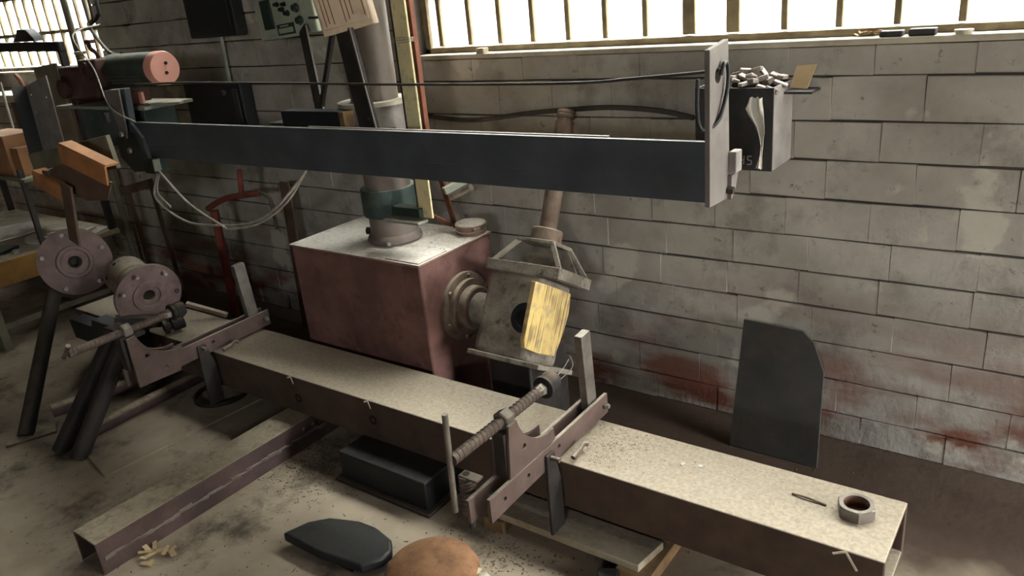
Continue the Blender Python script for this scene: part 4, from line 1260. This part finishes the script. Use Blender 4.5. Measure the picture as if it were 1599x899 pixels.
# ------------------------------------------------------------ scrap bench at the far left
r = thing('scrap_bench', 'low bench with ochre front board loaded with cut sheet scrap at far left', 'bench', (-5.5, 1.8, 0))
MB().box((-6.4, 1.05, 0.485), (-4.885, 2.35, 0.515)).build('bench_top', 'wood', r, bevel=0.003)
MB().box((-4.883, 1.05, 0.385), (-4.863, 1.90, 0.525)).build('front_board', 'ochre', r, bevel=0.003)
for lx, ly in ((-4.93, 1.55), (-4.93, 2.28), (-6.33, 1.12), (-6.33, 2.28)):
    MB().box((lx - 0.022, ly - 0.022, 0), (lx + 0.022, ly + 0.022, 0.485)).build('leg', 'greyboard', r, bevel=0.002)
MB().bar((-4.93, 1.55, 0.14), (-4.93, 2.28, 0.14), 0.02, 0.03).build('stretcher', 'greyboard', r)
MB().bar((-4.93, 2.28, 0.14), (-6.33, 2.28, 0.14), 0.02, 0.03).build('stretcher', 'greyboard', r)


def flat_scrap(name, cx, cy, z, rad, n, mat, label, cat, th=0.006, holes=(), seed=0):
    q = random.Random(seed)
    pts = [(rad * q.uniform(0.7, 1.1) * math.cos(2 * math.pi * i / n), rad * q.uniform(0.7, 1.1) * math.sin(2 * math.pi * i / n)) for i in range(n)]
    return tag(MB().plate((cx, cy, z), (1, 0, 0), (0, 1, 0), pts, th, holes).build(name, mat, bevel=0.001), label, cat)


flat_scrap('perforated_sheet', -5.62, 1.98, 0.518, 0.27, 9, 'scrapmetal', 'pale perforated offcut sheet lying on top of the scrap bench', 'sheet', 0.006, [(-.1, .05, .015), (-.05, -.06, .018), (.06, .07, .014), (.1, -.04, .02), (0, .13, .012), (-.13, -.04, .012), (.02, 0, .016)], 3)
tag(MB().ring((-5.16, 2.07, 0.518), (0.05, 0, 1), 0.10, 0.16, 0.008, 30).build('ring_offcut', 'scrapmetal'), 'pale flat ring offcut on the bench behind the leaning rack post', 'ring')
tag(MB().ring((-5.14, 2.07, 0.530), (0.02, 0.06, 1), 0.04, 0.075, 0.008, 24).build('ring_offcut', 'scrapmetal'), 'small flat ring resting inside the larger ring on the bench', 'ring')
flat_scrap('sheet_offcut', -5.0, 2.20, 0.517, 0.12, 5, 'scrapmetal', 'narrow pale sheet offcut at the far right corner of the bench', 'sheet', 0.008, (), 5)
flat_scrap('sheet_offcut', -5.15, 1.73, 0.517, 0.13, 6, 'steelplate', 'dark crumpled sheet offcut at the near edge of the bench', 'sheet', 0.02, (), 8)
tag(MB().lathe((-4.99, 1.78, 0.517), (0, 0, 1), [(0.012, 0), (0.026, 0), (0.026, 0.022), (0.012, 0.022)], 6).build('spare_nut', 'silverbolt'), 'bright nut on the bench edge beside the dark offcut', 'nut')
tag(MB().bar((-5.02, 2.26, 0.530), (-4.88, 2.02, 0.530), 0.03, 0.02).build('flat_strip', 'scrapmetal', bevel=0.001), 'straight pale metal strip along the bench corner', 'strip')

r = thing('bench_rack', 'thin dark steel rack standing on the scrap bench by the window', 'rack', (-5.5, 2.1, 0.516))
MB().bar((-4.965, 1.92, 0.516), (-4.965, 1.92, 0.985), 0.028, 0.028).build('post', 'darksteel', r, bevel=0.002)
MB().bar((-6.1, 1.92, 0.516), (-6.1, 1.92, 0.985), 0.028, 0.028).build('post', 'darksteel', r, bevel=0.002)
MB().bar((-4.915, 2.32, 0.516), (-4.915, 2.32, 1.645), 0.04, 0.03).build('post', 'darksteel', r, bevel=0.002)
MB().bar((-6.35, 2.32, 0.516), (-6.35, 2.32, 1.69), 0.04, 0.03).build('post', 'darksteel', r, bevel=0.002)
MB().bar((-6.37, 2.32, 1.665), (-4.895, 2.32, 1.622), 0.03, 0.055).build('top_bar', 'darksteel', r, bevel=0.003)
MB().box((-6.12, 1.90, 0.915), (-4.90, 2.345, 0.935)).build('shelf', 'greyboard', r, bevel=0.002)
MB().plate((-5.30, 2.30, 1.668), (1, 0, 0), (0, 0, 1), [(-0.17, 0), (0.13, -0.005), (0.12, 0.015), (0.045, 0.065), (-0.06, 0.07), (-0.10, 0.03)], -0.06).build('saddle', 'black', r, bevel=0.003)
tag(MB().box((-5.50, 1.93, 0.936), (-5.09, 2.14, 1.17)).build('carton', 'card', bevel=0.003), 'brown cardboard carton on the rack shelf at the left edge', 'carton')
tag(MB().box((-5.08, 1.95, 0.936), (-4.99, 2.08, 1.10)).build('small_carton', 'card', bevel=0.003), 'narrow brown carton beside the larger carton on the rack', 'carton')
tag(MB().bar((-5.43, 2.22, 1.12), (-5.02, 2.24, 1.14), 0.11, 0.008).build('bright_sheet', 'paper'), 'bright white sheet lying on the rack behind the cartons', 'sheet')
bpy.data.objects['bright_sheet'].location.z = 0.936
tag(MB().cyl((-5.61, 2.22, 1.44), (-5.50, 2.16, 0.936), 0.008, n=8).build('thin_rod', 'wire'), 'thin pale rod leaning on the rack below the left window', 'rod')
tag(MB().plate((0, 2.30, 0), (1, 0, 0), (0, 0, 1), [(-5.25, 0.936), (-4.97, 0.936), (-4.97, 1.535), (-5.27, 1.515)], 0.01).build('grey_sheet', 'greyboard'), 'small pale grey sheet upright below the window beside the gear case', 'sheet')
tag(MB().cyl((-5.345, 2.62, 0.0), (-5.345, 2.62, 4.2), 0.022, n=14).build('conduit_pipe', 'greyboard'), 'vertical grey conduit pipe in front of the left window', 'pipe')
r = thing('wall_basin', 'shallow dusty basin with valve handle below the left window', 'basin', (-6.0, 2.5, 1.25))
MB().box((-6.6, 2.42, 1.28), (-5.7, 2.69, 1.33)).build('tray', 'sill', r, bevel=0.01)
MB().tube([(-5.85, 2.45, 1.33), (-5.87, 2.45, 1.42), (-5.92, 2.45, 1.46)], 0.014, 8, 4).build('valve', 'rustbar', r)
MB().box((-6.5, 2.60, 0.936), (-6.42, 2.69, 1.28)).build('bracket', 'brown', r)
MB().box((-5.85, 2.60, 0.936), (-5.77, 2.69, 1.28)).build('bracket', 'brown', r)

# ------------------------------------------------------------ loose things on the floor
r = thing('timber_pallet_piece', 'pale weathered timber plank nailed on brown battens beneath the beam', 'plank', (-1.15, 1.75, 0))
MB().plate((0, 0, 0.045), (1, 0, 0), (0, 1, 0), [(-1.47, 1.655), (-0.905, 1.655), (-0.885, 1.785), (-1.47, 1.785)], 0.026).build('plank', 'wood', r, bevel=0.002)
MB().plate((0, 0, 0.045), (1, 0, 0), (0, 1, 0), [(-1.50, 1.82), (-0.88, 1.82), (-0.86, 1.95), (-1.50, 1.95)], 0.026).build('plank', 'wood', r, bevel=0.002)
MB().box((-0.975, 1.64, 0), (-0.865, 2.0, 0.045)).build('batten', 'woodend', r, bevel=0.002)
MB().box((-1.48, 1.64, 0), (-1.40, 2.0, 0.045)).build('batten', 'woodend', r, bevel=0.002)
tag(MB().obox((-0.985, 1.61, 0.022), ((0.9, 0.43, 0), (-0.43, 0.9, 0), (0, 0, 1)), (0.03, 0.022, 0.022)).build('charred_block', 'black', bevel=0.003), 'small charred wood block at the near corner of the plank', 'block')
pts = [(-2.02, 1.225), (-1.834, 1.222), (-1.66, 1.245), (-1.625, 1.30), (-1.625, 1.345), (-1.665, 1.385), (-1.75, 1.405), (-1.84, 1.40), (-1.937, 1.366), (-1.99, 1.31)]
tag(MB().plate((0, 0, 0.022), (1, 0, 0), (0, 1, 0), pts, 0.036).build('steel_slab', 'steelplate', bevel=0.008, seg=3), 'thick blue-grey rounded steel slab on the floor beside the rusty dome', 'slab')
tag(MB().box((-1.92, 1.25, 0), (-1.72, 1.36, 0.0215)).build('packing_block', 'black', bevel=0.002), 'dark packing block under the blue-grey steel slab', 'block')
tag(MB().lathe((-1.485, 1.375, 0), (0, 0, 1), [(0.150, 0), (0.152, 0.012), (0.140, 0.034), (0.112, 0.052), (0.070, 0.063), (0.030, 0.067), (0.0, 0.068)], 44).build('rusty_dome', 'rustdisc', smooth=60), 'orange rusty dished steel cap lying on the floor at the bottom edge', 'dome')
r = thing('torn_bag', 'crumpled pale plastic bag scrap with yellow marks right of rusty dome', 'bag', (-1.30, 1.40, 0))
bgm = MB()
nn = 9
vs, fs = [], []
for sd in (0, 1):
    for i in range(nn):
        for j in range(nn):
            vs.append((-1.37 + i * 0.012 + 0.004 * math.sin(j), 1.34 + j * 0.014, 0.006 + 0.006 * (1 + math.sin(i * 1.7 + j * 1.1)) + sd * 0.0015))
for sd in (0, 1):
    for i in range(nn - 1):
        for j in range(nn - 1):
            o_ = sd * nn * nn
            fs.append((o_ + i * nn + j, o_ + (i + 1) * nn + j, o_ + (i + 1) * nn + j + 1, o_ + i * nn + j + 1))
bgm.add(vs, fs).build('sheet', 'paper', r, smooth=60)
MB().box((-1.372, 1.43, 0.019), (-1.345, 1.455, 0.021)).build('yellow_mark', 'yellowrail', r)
MB().box((-1.315, 1.385, 0.019), (-1.295, 1.41, 0.021)).build('yellow_mark', 'yellowrail', r)


def leafy(name, c, n, rad, mat, label, cat, seed):
    q = random.Random(seed)
    m = MB()
    c = V(c)
    for k in range(n):
        a = q.uniform(0, 6.28)
        p = c + V((q.uniform(-rad, rad), q.uniform(-rad, rad), 0.004 + q.uniform(0, 0.012)))
        d = V((math.cos(a), math.sin(a), q.uniform(-.1, .5))).normalized()
        m.bar(p, p + d * q.uniform(0.02, 0.05), q.uniform(0.010, 0.022), 0.0015)
    return tag(m.build(name, mat), label, cat)


leafy('torn_paper', (-2.39, 0.965, 0), 12, 0.045, 'cardpale', 'crumpled torn brown paper beside the near end of the floor girder', 'paper', 4)
# tape tufts stuck on the beam edge
for tx, lb in ((-0.350, 'white tape tuft on the beam edge below the hex nut'), (-2.52, 'white tape tuft on the beam edge nearest the left clamp'), (-2.07, 'white tape tuft on the beam edge in front of the red housing')):
    m = MB()
    for dx, dz in (((0.03, -0.045), (-0.03, -0.014)) if tx > -1 else ((0.016, -0.028), (-0.016, -0.006))):
        m.bar((tx, 1.7265, 0.297), (tx + dx, 1.722, 0.297 + dz), 0.006, 0.0012, (0, 1, 0))
    tag(m.build('tape_tuft', 'paper'), lb, 'tape')
tag(MB().tube([(-0.537, 1.896, BZ1 + 0.003), (-0.50, 1.893, BZ1 + 0.006), (-0.442, 1.888, BZ1 + 0.003)], 0.003, 6, 3).build('twig', 'chips'), 'short dark twig on the beam left of the hex nut', 'twig')


def scatter(name, n, fn, smin, smax, mat, label, cat, seed):
    q = random.Random(seed)
    m = MB()
    for k in range(n):
        p = V(fn(q))
        a = q.uniform(0, 6.28)
        e1 = V((math.cos(a), math.sin(a), q.uniform(-.2, .2))).normalized()
        e2 = V((0, 0, 1)).cross(e1).normalized()
        l = q.uniform(smin, smax) * (2.4 if q.random() < 0.15 else 1)
        wd = q.uniform(smin, smax) * 0.45
        h = q.uniform(0.25, 0.6) * smin
        m.add([p - e1 * l, p + e2 * wd, p + e1 * l, p - e2 * wd, p + V((0, 0, h))], [(0, 1, 4), (1, 2, 4), (2, 3, 4), (3, 0, 4), (3, 2, 1, 0)])
    return stuff(tag(m.build(name, mat, smooth=10), label, cat))


scatter('floor_debris', 1500, lambda q: (q.uniform(-4.4, -0.3), q.uniform(0.75, 2.6), 0.0005), 0.003, 0.009, 'chips', 'dark chips and swarf scattered over the dusty floor', 'debris', 1)
scatter('swarf_heap', 500, lambda q: (q.gauss(-2.32, 0.13), q.gauss(1.62, 0.10), 0.0005), 0.003, 0.010, 'chips', 'dark swarf spilled between the floor girder and the black block', 'debris', 2)
scatter('swarf_heap', 240, lambda q: (q.gauss(-1.33, 0.12), q.gauss(1.53, 0.07), 0.0005), 0.002, 0.010, 'chips', 'dark swarf spilled below the near clamp and spring', 'debris', 5)
scatter('beam_grit', 420, lambda q: (q.uniform(-3.0, -0.3), q.uniform(1.75, 1.99), BZ1 + 0.0006), 0.0012, 0.0035, 'chips', 'fine dark grit strewn along the top of the beam', 'grit', 3)
scatter('beam_grit', 420, lambda q: (q.gauss(-1.10, 0.08), q.uniform(1.76, 1.99), BZ1 + 0.0006), 0.0012, 0.004, 'chips', 'dense dark grit on the beam right of the near clamp', 'grit', 9)
scatter('top_plate_grit', 160, lambda q: (q.gauss(-2.2, 0.15), q.gauss(2.35, 0.09), TZ + 0.001), 0.002, 0.005, 'chips', 'dark grit around the foot of the column on the red housing', 'grit', 6)

for fx_, fy_, lb in ((-0.812, 1.905, 'bright white paint fleck on the beam top left of the twig'), (-0.865, 1.892, 'small pale fleck on the beam top nearer the clamp')):
    q = random.Random(int(-fx_ * 1000))
    m = MB().plate((fx_, fy_, BZ1 + 0.0005), (1, 0, 0), (0, 1, 0), [(0.009 * q.uniform(.6, 1.2) * math.cos(i), 0.009 * q.uniform(.6, 1.2) * math.sin(i)) for i in range(6)], 0.002)
    tag(m.build('paint_fleck', 'rag'), lb, 'fleck')
